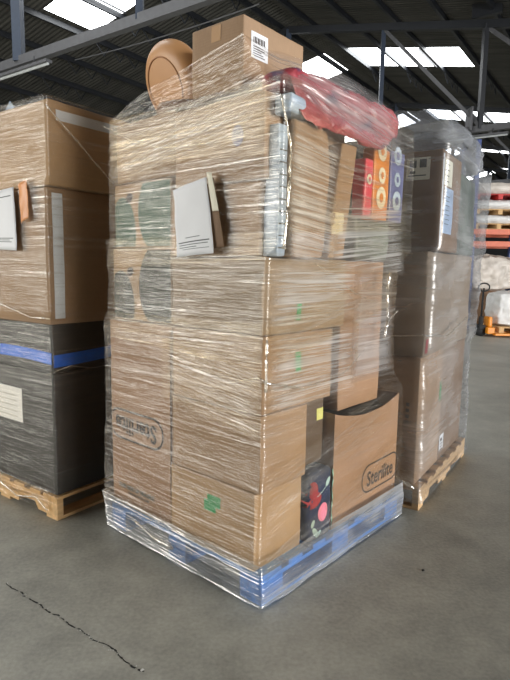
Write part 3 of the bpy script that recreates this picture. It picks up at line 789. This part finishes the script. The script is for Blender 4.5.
paper_sheet(FM, 'paper_sheet', ((-.035, .50, 1.69), (-.035, .295, 1.725), (-.042, .235, 1.425), (-.042, .455, 1.41)), 'paper',
    'white printed paper hanging over the film on the middle stack', 'paper',
    lines=[(.08, .92, .80, .815), (.10, .88, .84, .85), (.10, .6, .875, .884), (.30, .70, .74, .75), (.2, .9, .905, .912)])
paper_sheet(FM, 'cardboard_scrap', ((-.030, .29, 1.71), (-.030, .26, 1.72), (-.030, .195, 1.45), (-.030, .25, 1.445)), 'kraft_dark',
    'narrow brown cardboard strip showing behind the hanging white paper', 'cardboard', .004)
paper_sheet(FM, 'paper_slip', ((-.032, .300, 1.745), (-.032, .27, 1.74), (-.032, .225, 1.59), (-.032, .26, 1.59)), 'paper_cream',
    'small cream slip tucked behind the top edge of the hanging paper', 'paper', .004)

# right-hand face, upper part
bE0 = carton(FM, 'display_box', 'narrow pale blue glossy box upright at the near upper corner', 'box', (.045, .10), (-.008, .06), (1.416, 1.90), 'paper_blue', 12, dent=.005)
for k in range(9): stick(bE0, 'R', strip(-.022, .022, .03 + .045 * k, .035 + .045 * k, 3, 1), 'printed_line', 'ink_grey')
bE1 = carton(FM, 'cardboard_box', 'tall crushed narrow carton, brightly wrapped, right of the pale blue glossy box', CB, (.108, .335), (-.035, .055), (1.416, 1.93), 'kraft', 13, dent=.007, bulge=.012, crush=.016, rad=.012)
bE2 = carton(FM, 'cardboard_box', 'narrow leaning carton with a small square label, left of the toy boxes', CB, (.355, .475), (-.03, .035), (1.416, 1.89), 'kraft', 14, lean=(.12, -.03), dent=.004)
stick(bE2, 'R', strip(-.045, .035, .10, .19, 4, 4), 'square_label', 'paper_cream')
bN = carton(FM, 'display_box', 'crumpled blue and white packaging beneath the red patterned bag', 'box', (.05, .20), (-.045, .03), (1.936, 2.0), 'paper_blue', 15, dent=.012, crush=.02)
bGT = carton(FM, 'wrapped_tote', 'grey-green wrapped plastic goods below the toy boxes', 'tote', (.665, .99), (.03, .55), (1.416, 1.90), 'grey_tote', 16, dent=.012, crush=.02, rad=.02)
for k, (t0, t1, z0, z1, mt, lab, ln) in enumerate(((.60, .668, 1.61, 1.86, 'toy_pink', 'pink toy box with a round picture, leftmost of three under the red bag', -.0),
        (.672, .818, 1.60, 1.92, 'toy_orange', 'orange toy box with round pictures, between the pink and violet ones', 0),
        (.83, .965, 1.60, 1.93, 'toy_blue', 'violet-blue toy box with pale pictures, rightmost of the three', 0))):
    B = carton(FM, 'toy_box', lab, 'toy box', (t0, t1), (-.045, .018), (z0, z1), mt, 20 + k, group='toy boxes hanging below the red bag', dent=.003, lean=(.02, 0))
    w = (t1 - t0)
    for zz, rr in (((.16, .30),) if k == 0 else ((.10, .30), (.20, .22), (.31, .28))):
        stick(B, 'R', disc2(0, zz, w * rr, w * rr * 1.15, 18), 'printed_picture', 'paper_cream' if k < 2 else 'paper_blue')
        stick(B, 'R', disc2(0, zz, w * rr * .42, w * rr * .5, 12), 'printed_motif', 'toy_%s' % ('pink', 'orange', 'blue')[k], .0028)
# red bag draped over the top
def bag(F, name, label, cat, t, s, z, mat, seed, droop=0.0, rough=.02, slope=0.0, parent=None):
    bm = bmesh.new(); bmesh.ops.create_cube(bm, size=2)
    bmesh.ops.subdivide_edges(bm, edges=bm.edges, cuts=23, use_grid_fill=True)
    W, D, H = (t[1] - t[0]) / 2, (s[1] - s[0]) / 2, (z[1] - z[0]) / 2
    for v in bm.verts:
        c = v.co.copy(); m = max(abs(c.x), abs(c.y), abs(c.z)); L = c.length
        c = c.lerp(c * (m / L) * 1.15, .5)
        p = Vector((c.x * W, c.y * D, c.z * H + H)); nn = noise.noise_vector(p * 7 + Vector((seed, 0, 0))) * rough + noise.noise_vector(p * 18 + Vector((seed, 9, 0))) * rough * .35
        if c.z < -.5: nn.z = abs(nn.z) * .3
        p += nn
        p.z += slope * p.x
        if droop and p.y < -D * .72: p.z -= droop * min(1, (-p.y - D * .72) / (D * .25))
        v.co = p
    o = from_bm(name, bm, M[mat], parent, True)
    if F: o.location = F.p((t[0] + t[1]) / 2, (s[0] + s[1]) / 2, z[0]); o.rotation_euler = (0, 0, F.rz)
    if label: tag(o, label, cat)
    return o
bag(FM, 'plastic_bag', 'red patterned plastic bag draped over the top right of the middle stack', 'bag', (.06, .91), (-.065, .15), (2.02, 2.11), 'red_bag', 5, droop=.13, slope=.0, rough=.02)
# right-hand face, middle and bottom
bF = carton(FM, 'cardboard_box', 'tall plain carton standing in the open logo carton on the right face', CB, (.61, 1.0), (.06, .55), (.69, 1.41), 'kraft_pink', 17, dent=.006, bulge=.008)
bI = carton(FM, 'cardboard_box', 'recessed carton coloured dark for gap shade, with a yellow sticker, beside the open logo carton', CB, (.328, .515), (.075, .5), (.475, .784), 'gap_dark', 18)
bR = carton(FM, 'cardboard_box', 'carton coloured dark for shade in the recess left of the tall pinkish carton, third from the bottom', CB, (.505, .60), (.09, .5), (.79, 1.10), 'gap_dark', 19)
stick(bI, 'R', strip(.035, .09, .20, .255, 4, 4), 'sticker', 'yellow', label='pale yellow sticker')
# open Sterilite carton
def open_carton(F, label, t, s, z, mat, th=.006, dip=.05):
    r = root('cardboard_box', F.p((t[0] + t[1]) / 2, (s[0] + s[1]) / 2, z[0]), F.rz); w, d, h = t[1] - t[0], s[1] - s[0], z[1] - z[0]
    bm = bmesh.new()
    add_box(bm, -w / 2, w / 2, -d / 2, d / 2, 0, th)
    for side in range(4):
        n = 24; L = w if side in (0, 2) else d; rows = []
        for i in range(n + 1):
            x = -L / 2 + L * i / n; u = i / n * 2 - 1
            top = h - (dip * (1 - u * u) if side == 0 else 0) + .002 * noise.noise(Vector((x * 9, side, 0)))
            b = (1 - u * u) * .008 if side == 0 else 0
            ring = []
            for zz, o2 in ((0, b * .2), (h * .5, b), (top, b * .4)):
                for inn in (0, th): 
                    q = {0: (x, -d / 2 - o2 + inn), 1: (w / 2 - inn, x), 2: (x, d / 2 - inn), 3: (-w / 2 + inn, x)}[side]
                    ring.append(bm.verts.new((q[0], q[1], zz)))
            rows.append(ring)
        for A, B in zip(rows, rows[1:]):
            for a, b in ((0, 2), (2, 4), (4, 5), (5, 3), (3, 1)): bm.faces.new((A[a], A[b], B[b], B[a]))
        for R_ in (rows[0], rows[-1]): bm.faces.new((R_[0], R_[2], R_[3], R_[1])); bm.faces.new((R_[2], R_[4], R_[5], R_[3]))
    body = from_bm('box_body', bm, M[mat], r)
    B = Box(); B.o = r; B.w, B.d, B.h = w, d, h; B.t, B.s, B.z = t, s, z; B.lean = (0, 0)
    me = body.data; B.bvh = BVHTree.FromPolygons([v.co.copy() for v in me.vertices], [tuple(p.vertices) for p in me.polygons])
    tag(r, label, CB); return B
bSR = open_carton(FM, 'open-topped carton with an upright oval Sterilite logo at the lower right of the middle stack', (.53, 1.165), (.02, .55), (.132, .70), 'kraft_pink')
stick(bSR, 'R', roundring(onR(bSR, .99), .165, .40, .155, .07, .008), 'logo_oval', 'ink')
stick(bSR, 'R', text2(word, .112, .0022, False, onR(bSR, .985), .157, .82), 'logo_lettering', 'ink')
bm = bmesh.new()
o = bag(FM, 'plastic_bag', 'added dark filler for the shaded opening of the logo carton', 'bag', (.545, 1.15), (.035, .535), (.142, .685), 'opening_dark', 3, rough=.008)  # invented contents, dark as the shaded opening, bearing the tall carton
# flowered navy cushion
r_ = carton(FM, 'fabric_cushion', 'navy fabric cushion with pink flower print at the foot of the gap', 'cushion', (.332, .515), (.012, .45), (.134, .46), 'navy', 30, dent=.008, bulge=.012, rad=.02)
stick(r_, 'R', disc2(.005, .13, .036, .045, 18), 'flower_print', 'pink')
stick(r_, 'R', merge2(disc2(-.06, .20, .05, .035, 14, .4), disc2(-.065, .25, .03, .04, 12)), 'flower_print', 'redprint')
for q in (disc2(-.045, .045, .032, .014, 12, -.9), disc2(-.02, .03, .022, .010, 12, .7), disc2(.045, .265, .026, .016, 12, .6), disc2(-.062, .09, .02, .01, 10, 1)): stick(r_, 'R', q, 'leaf_print', 'leafprint')
stick(r_, 'R', merge2(*[strip(-.04 + .012 * k, -.028 + .012 * k, .215 + .006 * k, .219 + .006 * k, 1, 1) for k in range(7)]), 'stem_print', 'leafprint')
bm = bmesh.new(); add_tube(bm, [(.089 + .004 * math.sin(k * 1.7), -.222, .03 + .028 * k) for k in range(11)], .0035, 6); from_bm('piping', bm, M['piping'], r_.o, True)
# rear of the stack
carton(FM, 'cardboard_box', 'large carton at the hidden far corner of the middle stack, lowest', CB, (.615, 1.13), (.575, 1.04), (.132, .80), 'kraft', 31)
carton(FM, 'cardboard_box', 'large carton at the hidden far corner of the middle stack, halfway up', CB, (.615, 1.0), (.575, 1.04), (.803, 1.41), 'kraft', 32)
carton(FM, 'cardboard_box', 'large carton at the hidden far corner of the middle stack, uppermost', CB, (.615, .99), (.56, .98), (1.414, 2.0), 'kraft', 33)

# film round the middle stack
fr = root('stretch_wrap', FM.p(0, 0, 0), FM.rz)
film_shell(FM, 'film_wall', [(.13, -.022, 1.195, .005, 1.085), (.46, -.016, 1.20, .002, 1.09), (.62, -.006, 1.185, .0, 1.083), (.72, -.008, 1.17, .0, 1.083), (.86, -.008, 1.05, .0, 1.083), (1.1, -.006, 1.03, .0, 1.085), (1.14, -.004, 1.03, .0, 1.05),
    (1.40, -.004, 1.04, -.004, 1.045), (1.46, -.003, 1.05, -.062, 1.03), (1.75, -.003, 1.04, -.062, 1.02), (1.90, -.006, 1.03, -.065, 1.005), (2.045, -.008, 1.02, -.06, .998)], 'film', fr, seed=1, nz=190, wav=.01)
film_shell(FM, 'base_film', [(.004, -.022, 1.185, -.018, 1.062), (.10, -.026, 1.19, -.02, 1.07), (.19, -.026, 1.195, -.012, 1.095)], 'film_base', fr, seed=2, nz=34, lip=0, amp=.005, bot_wave=.012)
# gathered veil from the top carton down to the far left corner
sheet('film_veil', [(.010, .15, 2.24), (.010, .30, 2.215), (.012, .46, 2.19), (.01, .66, 2.16), (.0, .82, 2.12), (-.005, .99, 2.05)],
      [(-.012, .0, 2.02), (-.012, .2, 2.03), (-.012, .42, 2.035), (-.012, .62, 2.04), (-.012, .82, 2.045), (-.012, 1.015, 2.045)], 'film_veil', fr, 90, 30, .0, .010, 3, Vector((1, 0, 0)), 1.1)
sheet('film_veil', [(.010, .15, 2.235), (.1, .10, 2.19), (.25, .0, 2.175), (.44, -.05, 2.155), (.65, -.06, 2.13), (.86, -.05, 2.09)],
      [(-.012, .0, 2.02), (.1, -.10, 1.97), (.3, -.11, 1.91), (.5, -.11, 1.88), (.7, -.11, 1.85), (.88, -.10, 1.84)], 'film_haze', fr, 80, 26, -.02, .012, 4, Vector((0, 1, -.6)), 1.2)
def band(parent, face, a, b, L, off, seed, mat='film_band'):
    """Overlapping film turn, added to carry painted bright streaks: a, b = (lower z, upper z) at the near corner and at the far end."""
    c0, c1 = L
    P = (lambda q, z: (off, q, z)) if face == 'L' else (lambda q, z: (q, off, z))
    sheet('film_band', [P(c0, a[1]), P((c0 + c1) / 2, (a[1] + b[1]) / 2), P(c1, b[1])], [P(c0, a[0]), P((c0 + c1) / 2, (a[0] + b[0]) / 2), P(c1, b[0])],
          mat, parent, 70, 16, 0, .004, seed, Vector((1, 0, 0)) if face == 'L' else Vector((0, 1, 0)), abs(c1 - c0), (4, 5))
band(fr, 'L', (1.78, 2.03), (1.84, 2.04), (-.0, .985), -.020, 31)
band(fr, 'L', (1.86, 2.03), (1.75, 1.93), (-.0, .99), -.026, 32)
band(fr, 'L', (.98, 1.16), (1.02, 1.14), (.01, 1.06), -.020, 33)
band(fr, 'L', (1.40, 1.50), (1.36, 1.50), (.01, 1.03), -.019, 34)
band(fr, 'L', (.70, .98), (.78, 1.05), (.01, .6), -.024, 35)
band(fr, 'R', (1.09, 1.40), (1.15, 1.41), (.0, .66), -.014, 36, 'film_glare')
band(fr, 'R', (.98, 1.16), (1.20, 1.38), (.0, 1.0), -.018, 37)
band(fr, 'R', (.78, 1.14), (.80, 1.14), (.0, .66), -.012, 43, 'film_glare')
band(fr, 'R', (.30, .55), (.60, .80), (.0, 1.0), -.022, 38)
band(fr, 'R', (.12, .22), (.28, .50), (.0, 1.17), -.028, 39)
band(fr, 'R', (1.38, 1.93), (1.38, 1.90), (.03, .37), -.072, 40, 'film_glare')
band(fr, 'R', (1.36, 1.66), (1.34, 1.72), (.30, .96), -.074, 41, 'film_glare')
band(fr, 'R', (1.50, 1.96), (1.56, 1.92), (.02, .95), -.080, 42, 'film')
band(fr, 'R', (.84, 1.40), (.84, 1.40), (.60, 1.0), -.013, 44, 'film_haze')
fold(fr, [(.25, -.012, .87), (.0, -.018, .93), (-.018, .02, .95), (-.015, .2, .90)], .012, 2)
fold(fr, [(-.008, -.012, 1.10), (-.012, -.014, 1.0), (-.01, -.012, .90)], .016, 3)
fold(fr, [(.02, -.01, .90), (.3, -.012, .88), (.55, -.012, .90), (1.04, -.01, 1.16)], .007, 4)
fold(fr, [(.93, -.012, 1.36), (.92, -.012, 1.22), (.93, -.012, 1.10), (.91, -.012, 1.02)], .016, 5)
fold(fr, [(.3, -.01, 1.39), (.62, -.012, 1.26), (.98, -.012, 1.16)], .006, 6)
fold(fr, [(-.012, 1.05, 2.04), (-.012, .8, 1.93), (-.012, .6, 1.88), (-.012, .3, 1.86)], .008, 7)
fold(fr, [(-.01, -.06, 1.98), (.04, -.07, 1.8), (.03, -.068, 1.6), (.02, -.062, 1.44)], .012, 9)
fold(fr, [(-.034, .80, .11), (-.036, .66, .085), (-.034, .52, .075)], .022, 8)
tag(fr, 'clear creased stretch film wound round the middle pallet stack', 'stretch film')

# ================================================================== LEFT STACK
FL = Frame((-1.0502, 2.7966), 35.5)
stringer_pallet(FL, 's', 1.2, 1.02, 'pale wooden pallet under the black cartons at left', 'wood')
k1 = carton(FL, 'black_carton', 'large black carton with a square white label at the bottom of the left stack', 'carton', (.015, .60), (.015, 1.0), (.132, .80), 'black', 41)
lb = stick(k1, 'L', strip(onL(k1, .57), onL(k1, .31), .355, .55, 5, 5), 'shipping_label', 'paper')
stick(k1, 'L', merge2(*[strip(onL(k1, .55), onL(k1, .36), .38 + .03 * k, .386 + .03 * k, 3, 1) for k in range(5)]), 'printed_lines', 'speck', .003, lb)
k1b = carton(FL, 'black_carton', 'black carton at the bottom of the left stack, behind the labelled one', 'carton', (.605, 1.18), (.015, 1.0), (.132, .80), 'black', 42)
k2 = carton(FL, 'black_carton', 'shallow black carton banded with blue tape on the left stack', 'carton', (.01, 1.18), (.01, 1.0), (.803, 1.062), 'black', 43)
for fc, L in (('L', .98), ('R', 1.16)):
    V, Fc = strip(-L / 2, L / 2, 0, 1, 30, 3)
    V = [(x, (.045 + .014 * math.sin(x * 4 + 1) + (.03 * max(0, -x) if fc == 'L' else 0)) + y * (.062 if fc == 'L' else .066)) for x, y in V]
    stick(k2, fc, (V, Fc), 'blue_tape_band', 'blue_tape', .003)
k3 = carton(FL, 'cardboard_box', 'tall plain carton on the black ones in the left stack', CB, (-.02, .56), (-.03, .49), (1.066, 1.752), 'kraft', 44, dent=.005, bulge=.008)
k3b = carton(FL, 'cardboard_box', 'carton at the left edge of the picture behind the hanging paper', CB, (-.015, .56), (.495, 1.0), (1.066, 1.752), 'kraft', 45)
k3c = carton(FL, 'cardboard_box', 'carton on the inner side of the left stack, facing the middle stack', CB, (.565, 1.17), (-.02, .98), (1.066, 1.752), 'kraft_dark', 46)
stick(k3, 'R', strip(-k3.w / 2 + .025, -k3.w / 2 + .085, .03, .66, 3, 14), 'glare_strip', 'pale_glossy', label='pale strip painted as glare on the film')  # blue-white film glare put in as a pale strip
k4 = carton(FL, 'cardboard_box', 'topmost carton of the left stack, with tape over its end', CB, (-.03, .56), (-.07, .46), (1.756, 2.155), 'kraft_light', 47, dent=.005, bulge=.01)
k4b = carton(FL, 'cardboard_box', 'topmost carton at the far left edge of the picture', CB, (-.025, .56), (.465, 1.0), (1.756, 2.15), 'kraft', 48)
k4c = carton(FL, 'cardboard_box', 'topmost carton of the left stack on the side towards the middle stack', CB, (.565, 1.15), (-.04, .98), (1.756, 2.14), 'kraft', 49)
stick(k4, 'R', strip(-.25, .27, .31, .36, 12, 2), 'packing_tape', 'pale_glossy', label='pale packing tape')
bm = bmesh.new()
vs = [bm.verts.new(p) for p in ((0, 0, 0), (0, -.14, 0), (.01, -.06, .07))] + [bm.verts.new(p) for p in ((.004, 0, 0), (.004, -.14, 0), (.014, -.06, .07))]
for f in ((0, 1, 2), (3, 5, 4), (0, 3, 4, 1), (1, 4, 5, 2), (2, 5, 3, 0)): bm.faces.new([vs[i] for i in f])
o = from_bm('cardboard_flap', bm, M['paper_blue']); o.location = FL.p(.03, .42, 2.157); o.rotation_euler = (0, 0, FL.rz)
tag(o, 'grey paper corner sticking up on top of the left stack', 'paper')
paper_sheet(FL, 'paper_sheet', ((-.06, .44, 1.74), (-.06, .19, 1.76), (-.06, .17, 1.44), (-.06, .44, 1.45)), 'paper', 'white printed paper hanging at the left picture edge', 'paper',
    lines=[(.1, .9, .80, .812), (.1, .8, .83, .84), (.1, .85, .86, .87), (.2, .9, .12, .135)])
o = paper_sheet(FL, 'label_pouch', ((-.055, .16, 1.77), (-.055, .08, 1.79), (-.055, .065, 1.60), (-.055, .13, 1.575)), 'orange_pouch', 'orange-backed label pouch beside the left-hand hanging paper', 'label', .01)
fl = root('stretch_wrap', FL.p(0, 0, 0), FL.rz)
film_shell(FL, 'film_wall', [(.10, -.012, 1.21, -.012, 1.03), (.80, -.008, 1.205, -.01, 1.025), (1.06, -.012, 1.20, -.012, 1.02), (1.12, -.045, 1.20, -.052, 1.02), (1.74, -.045, 1.19, -.056, 1.02), (1.80, -.058, 1.18, -.098, 1.02), (2.165, -.058, 1.17, -.098, 1.02)],
    'film_left', fl, seed=5, nz=150, dens=110, lip=.06, wav=.008)
fold(fl, [(-.06, -.10, 2.12), (.15, -.105, 1.95), (.42, -.105, 1.74)], .010, 11)
fold(fl, [(-.05, .4, 1.16), (-.052, .1, 1.10), (-.03, -.04, 1.10)], .012, 12)
fold(fl, [(-.018, .03, .80), (.1, -.018, .84), (.22, -.018, .81)], .007, 13)
fold(fl, [(-.02, .7, .125), (-.02, .52, .10), (-.022, .35, .06), (-.02, .16, .10), (-.02, .06, .05)], .012, 14)
sheet('film_tail', [(-.016, .62, .16), (-.016, .4, .16), (-.016, .05, .17)], [(-.02, .62, .075), (-.02, .45, .04), (-.02, .05, .03)], 'film_veil', fl, 30, 8, 0, .006, 6, Vector((1, 0, 0)))
tag(fl, 'clear stretch film wound round the left pallet stack', 'stretch film')

# ================================================================== RIGHT STACK
FR = Frame((.9521, 2.9905), 32.7)
stringer_pallet(FR, 't', 1.18, .72, 'wooden pallet with cut-out stringers under the right-hand stack', 'wood_old')
r1 = carton(FR, 'cardboard_box', 'tall lower carton with a green mark at the near corner of the right stack', CB, (.03, .54), (.04, .40), (.132, .885), 'kraft', 61)
stick(r1, 'R', disc2(.22, .47, .022, .07, 14), 'sticker', 'green', label='green sticker')
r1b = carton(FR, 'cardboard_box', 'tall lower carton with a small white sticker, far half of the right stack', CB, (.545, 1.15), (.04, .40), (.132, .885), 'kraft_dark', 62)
stick(r1b, 'R', strip(-.29, -.19, .06, .165, 4, 4), 'white_sticker', 'paper')
stick(r1b, 'R', merge2(strip(-.27, -.21, .08, .085, 2, 1), strip(-.27, -.21, .10, .105, 2, 1), strip(-.27, -.23, .12, .14, 2, 1), strip(-.27, -.22, .062, .067, 2, 1)), 'printed_lines', 'ink', .0028)
r1c = carton(FR, 'cardboard_box', 'tall lower carton of the right stack beside the open logo carton', CB, (.03, .54), (.41, .68), (.132, .885), 'kraft', 63)
stick(r1, 'L', merge2(*[strip(.11, .13, .36 + .035 * k, .38 + .035 * k, 1, 1) for k in range(4)]), 'printed_marks', 'ink_grey')
stick(r1c, 'L', merge2(*[disc2(-.05, .35 + .03 * k, .010, .011, 8) for k in range(4)]), 'printed_marks', 'ink_grey')
carton(FR, 'cardboard_box', 'tall lower carton at the hidden far corner of the right stack', CB, (.545, 1.15), (.41, .68), (.132, .885), 'kraft', 64)
r2 = carton(FR, 'cardboard_box', 'greyish middle carton at the near corner of the right stack', CB, (.0, .56), (.02, .42), (.889, 1.475), 'kraft_grey', 65, dent=.006, bulge=.012)
stick(r2, 'R', strip(-.25, -.20, .02, .10, 2, 2), 'printed_mark', 'redprint')
r2b = carton(FR, 'cardboard_box', 'greyish middle carton on the far half of the right stack', CB, (.565, 1.15), (.03, .42), (.889, 1.475), 'kraft_grey', 66, dent=.006)
carton(FR, 'cardboard_box', 'greyish middle carton of the right stack on the inner side', CB, (.0, 1.15), (.43, .68), (.889, 1.475), 'kraft_grey', 67)
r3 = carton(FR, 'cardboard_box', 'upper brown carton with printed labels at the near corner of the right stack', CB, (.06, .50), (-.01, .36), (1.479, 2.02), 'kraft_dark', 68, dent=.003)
stick(r3, 'L', strip(-.01, .12, .385, .505, 4, 4), 'address_label', 'paper_cream')
stick(r3, 'L', merge2(strip(.008, .045, .45, .49, 2, 2), strip(.062, .10, .45, .495, 2, 2), strip(.0, .10, .405, .412, 2, 1), strip(.01, .04, .42, .435, 2, 1)), 'printed_lines', 'ink_grey', .0028)
stick(r3, 'R', strip(-.215, -.19, .03, .52, 2, 12), 'white_edge_tape', 'paper', label='white edge tape')
stick(r3, 'R', strip(-.18, -.01, .36, .50, 4, 4), 'instruction_label', 'paper_cream')
stick(r3, 'R', strip(-.155, .03, .10, .35, 4, 6), 'printed_panel', 'paper_blue')
stick(r3, 'R', merge2(*[strip(-.165, -.08, .38 + .03 * k, .386 + .03 * k, 2, 1) for k in range(4)], *[strip(-.14, -.05, .15 + .025 * k, .154 + .025 * k, 2, 1) for k in range(7)]), 'printed_lines', 'ink_grey', .0028)
r3b = carton(FR, 'display_box', 'pale blue printed box half hidden behind the toy boxes', 'box', (.02, .06), (.37, .62), (1.479, 1.80), 'paper_blue', 69, lean=(0, 0), dent=.004)
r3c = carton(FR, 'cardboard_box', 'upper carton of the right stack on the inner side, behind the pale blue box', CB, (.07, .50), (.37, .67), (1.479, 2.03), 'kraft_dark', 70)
r3d = carton(FR, 'wrapped_tote', 'dark grey wrapped goods in the upper far half of the right stack', 'tote', (.51, 1.13), (.02, .67), (1.479, 1.98), 'grey_tote', 71, dent=.008, crush=.02)
frr = root('stretch_wrap', FR.p(0, 0, 0), FR.rz)
film_shell(FR, 'film_wall', [(.05, -.012, 1.20, -.012, .71), (.14, -.005, 1.195, .0, .71), (.85, -.015, 1.19, .01, .71), (.93, -.04, 1.20, -.02, .71), (1.44, -.045, 1.20, -.025, .71), (1.52, -.03, 1.19, -.045, .71), (2.03, -.02, 1.20, -.05, .71)],
    'film_grey', frr, seed=8, nz=120, dens=90, lip=0, amp=.008, r=.03)
o = bag(None, 'film_bulge', None, None, (-.07, 1.04), (-.07, .70), (2.015, 2.19), 'film_bulge', 6, rough=.03, slope=-.06, parent=frr)
o.location = (.485, .315, 2.02)
uvl = o.data.uv_layers.new(name='metres')
for l in o.data.loops:
    c = o.data.vertices[l.vertex_index].co; uvl.data[l.index].uv = (c.x + .3 * c.y, c.y * .4 + c.z * 2)
sheet('film_tail', [(-.02, .6, .40), (-.025, .4, .32), (-.02, .02, .22)], [(-.03, .6, .24), (-.035, .4, .14), (-.03, .02, .06)], 'film_veil', frr, 30, 10, 0, .01, 7, Vector((1, 0, 0)))
fold(frr, [(-.03, .62, .42), (-.03, .35, .28), (-.03, .02, .14)], .022, 15)
fold(frr, [(-.05, .68, 1.05), (-.05, .5, .98), (-.05, .0, 1.02), (.3, -.035, .99), (.8, -.03, 1.06)], .014, 16)
tag(frr, 'heavy greyish stretch film ballooning over the top of the right pallet stack', 'stretch film')

# ================================================================== RACKING AND PALLET TRUCK IN THE BACKGROUND
RY = 12.75
def rack():
    r = root('pallet_rack', (4.95, RY, 0))
    for x in (0.0, 1.35, 4.1, 6.85):
        for y in (0, 1.0):
            bm = bmesh.new(); add_box(bm, x - .05 , x + .05, y - .035, y + .035, 0, 4.3 if x == 0 else 2.5, .004)
            from_bm('upright', bm, M['rack_blue'], r)
        bm = bmesh.new()
        for k in range(6): add_bar(bm, (x, .03, .2 + .7 * k * (.5 if x else 1)), (x, .97, (.9 + .7 * k * (.5 if x else 1)) if k % 2 else .2 + .7 * k * (.5 if x else 1)), .03)
        from_bm('frame_brace', bm, M['rack_blue'], r)
    for z in (2.0, 2.27):
        for y in (-.04, 1.04):
            bm = bmesh.new(); add_box(bm, -.02, 6.85, y - .025, y + .025, z - .06, z + .06, .004); from_bm('beam', bm, M['rack_orange'], r)
    bm = bmesh.new(); add_box(bm, 0, 6.85, -.02, 1.02, 2.33, 2.345); from_bm('shelf_deck', bm, M['wood'], r)
    tag(r, 'orange and blue pallet racking in the background at right', 'racking'); return r
rack()
def mini_pallet(x, y, z, rz_, mat, label, group, W=1.15, D=.95):
    r = root('wooden_pallet', (x, y, z), rz_)
    for k in range(6):
        bm = bmesh.new(); a = -D / 2 + (D - .09) * k / 5; add_box(bm, -W / 2, W / 2, a, a + .09, .10, .118); from_bm('deck_board', bm, M[mat], r)
    for k in (-1, 0, 1):
        bm = bmesh.new(); add_box(bm, k * (W / 2 - .05) - .05, k * (W / 2 - .05) + .05, -D / 2, D / 2, .0, .10); from_bm('stringer', bm, M[mat], r)
    tag(r, label, 'pallet', group); return r
def goods(x, y, z, w, d, h, mat, label, seed, rough=.03, rz_=0):
    o = bag(None, 'wrapped_load', None, None, (-w / 2, w / 2), (-d / 2, d / 2), (0, h), mat, seed, rough=rough)
    o.location = (x, y, z); o.rotation_euler = (0, 0, rz_); tag(o, label, 'load'); return o
# top shelf: three pallets of sacks stacked on one another, two bays
for i, x in enumerate((5.55, 6.80)):
    where = ('left bay', 'right bay')[i]
    mini_pallet(x, RY + .5, 2.346, 0, 'wood', 'pale pallet on the rack shelf, lowest of the %s' % where, 'pallets on the rack'); goods(x, RY + .5, 2.466, 1.15, .9, .20, 'sack_white', 'white sacks lowest on the rack shelf, %s' % where, 11 + i)
    mini_pallet(x, RY + .5, 2.67, .02, 'wood', 'pale pallet on the rack shelf, middle of the %s' % where, 'pallets on the rack'); goods(x, RY + .5, 2.79, 1.15, .9, .22, 'sack_white', 'white sacks at middle height on the rack, %s' % where, 21 + i)
    mini_pallet(x, RY + .5, 3.01, -.02, 'red_paint', 'red pallet high on the rack, %s' % where, 'pallets on the rack'); goods(x, RY + .5, 3.13, 1.12, .9, .26, 'sack', 'pale wrapped load on the red pallet, rack %s' % where, 31 + i)
# below the beams
mini_pallet(5.45, RY + .45, 0, 0, 'wood', 'pallet on the floor under the rack, left bay', None)
goods(5.45, RY + .45, .12, 1.2, .85, .80, 'goods_brown', 'brown wrapped load at floor level under the rack', 41)
goods(5.50, RY + .42, .925, 1.05, .8, .80, 'sack', 'cream wrapped bundle below the orange beams', 42, .06)
mini_pallet(7.0, RY + .45, 0, 0, 'wood', 'pallet on the floor under the rack, right bay', None)
goods(7.0, RY + .45, .12, 1.2, .85, 1.5, 'sack', 'tall wrapped load under the right bay of the rack', 43)
# load standing in front of the rack, on the truck
mini_pallet(5.63, 11.97, .085, 0, 'wood', 'pallet carried on the forks of the orange pallet truck', None, .9, .85)
lo = goods(5.60, 12.0, .205, .92, .8, .74, 'sack_white', 'white film-wrapped load standing on the pallet truck', 44, .035)
# pallet truck
pt = root('pallet_truck', (4.97, 11.7, 0), 0)
bm = bmesh.new()
for y in (-.20, .20): add_box(bm, .08, 1.15, y - .075, y + .075, .035, .082, .008)
from_bm('fork', bm, M['jack_orange'], pt)
bm = bmesh.new(); add_box(bm, -.06, .10, -.2, .2, .06, .20, .02); add_box(bm, -.02, .07, -.13, .13, .20, .42, .03); from_bm('body', bm, M['jack_orange'], pt)
bm = bmesh.new(); add_tube(bm, [(-.14, -.09, .10), (-.14, .09, .10)], .10, 20); from_bm('steer_wheel', bm, M['rubber'], pt, True)
bm = bmesh.new(); add_box(bm, -.2, -.06, -.10, .10, .14, .24, .02); add_tube(bm, [(-.13, 0, .2), (-.13, 0, .42)], .045, 12); from_bm('pump', bm, M['rubber'], pt)
bm = bmesh.new(); add_tube(bm, [(-.13, 0, .38), (-.12, 0, .95)], .02, 10); from_bm('handle_bar', bm, M['rubber'], pt, True)
bm = bmesh.new(); add_tube(bm, [(-.12 + .12 * math.cos(a), -.02, 1.04 + .085 * math.sin(a)) for a in [2 * math.pi * k / 24 for k in range(25)]], .016, 8, cap=False)
add_tube(bm, [(-.12, -.02, .94), (-.12, -.02, 1.02)], .018, 8); from_bm('grip_loop', bm, M['rubber'], pt, True)
bm = bmesh.new()
for y in (-.2, .2): add_tube(bm, [(1.05, y - .05, .035), (1.05, y + .05, .035)], .034, 12)
from_bm('load_roller', bm, M['rubber'], pt, True)
tag(pt, 'orange hand pallet truck with a black loop handle parked before the rack', 'pallet truck')
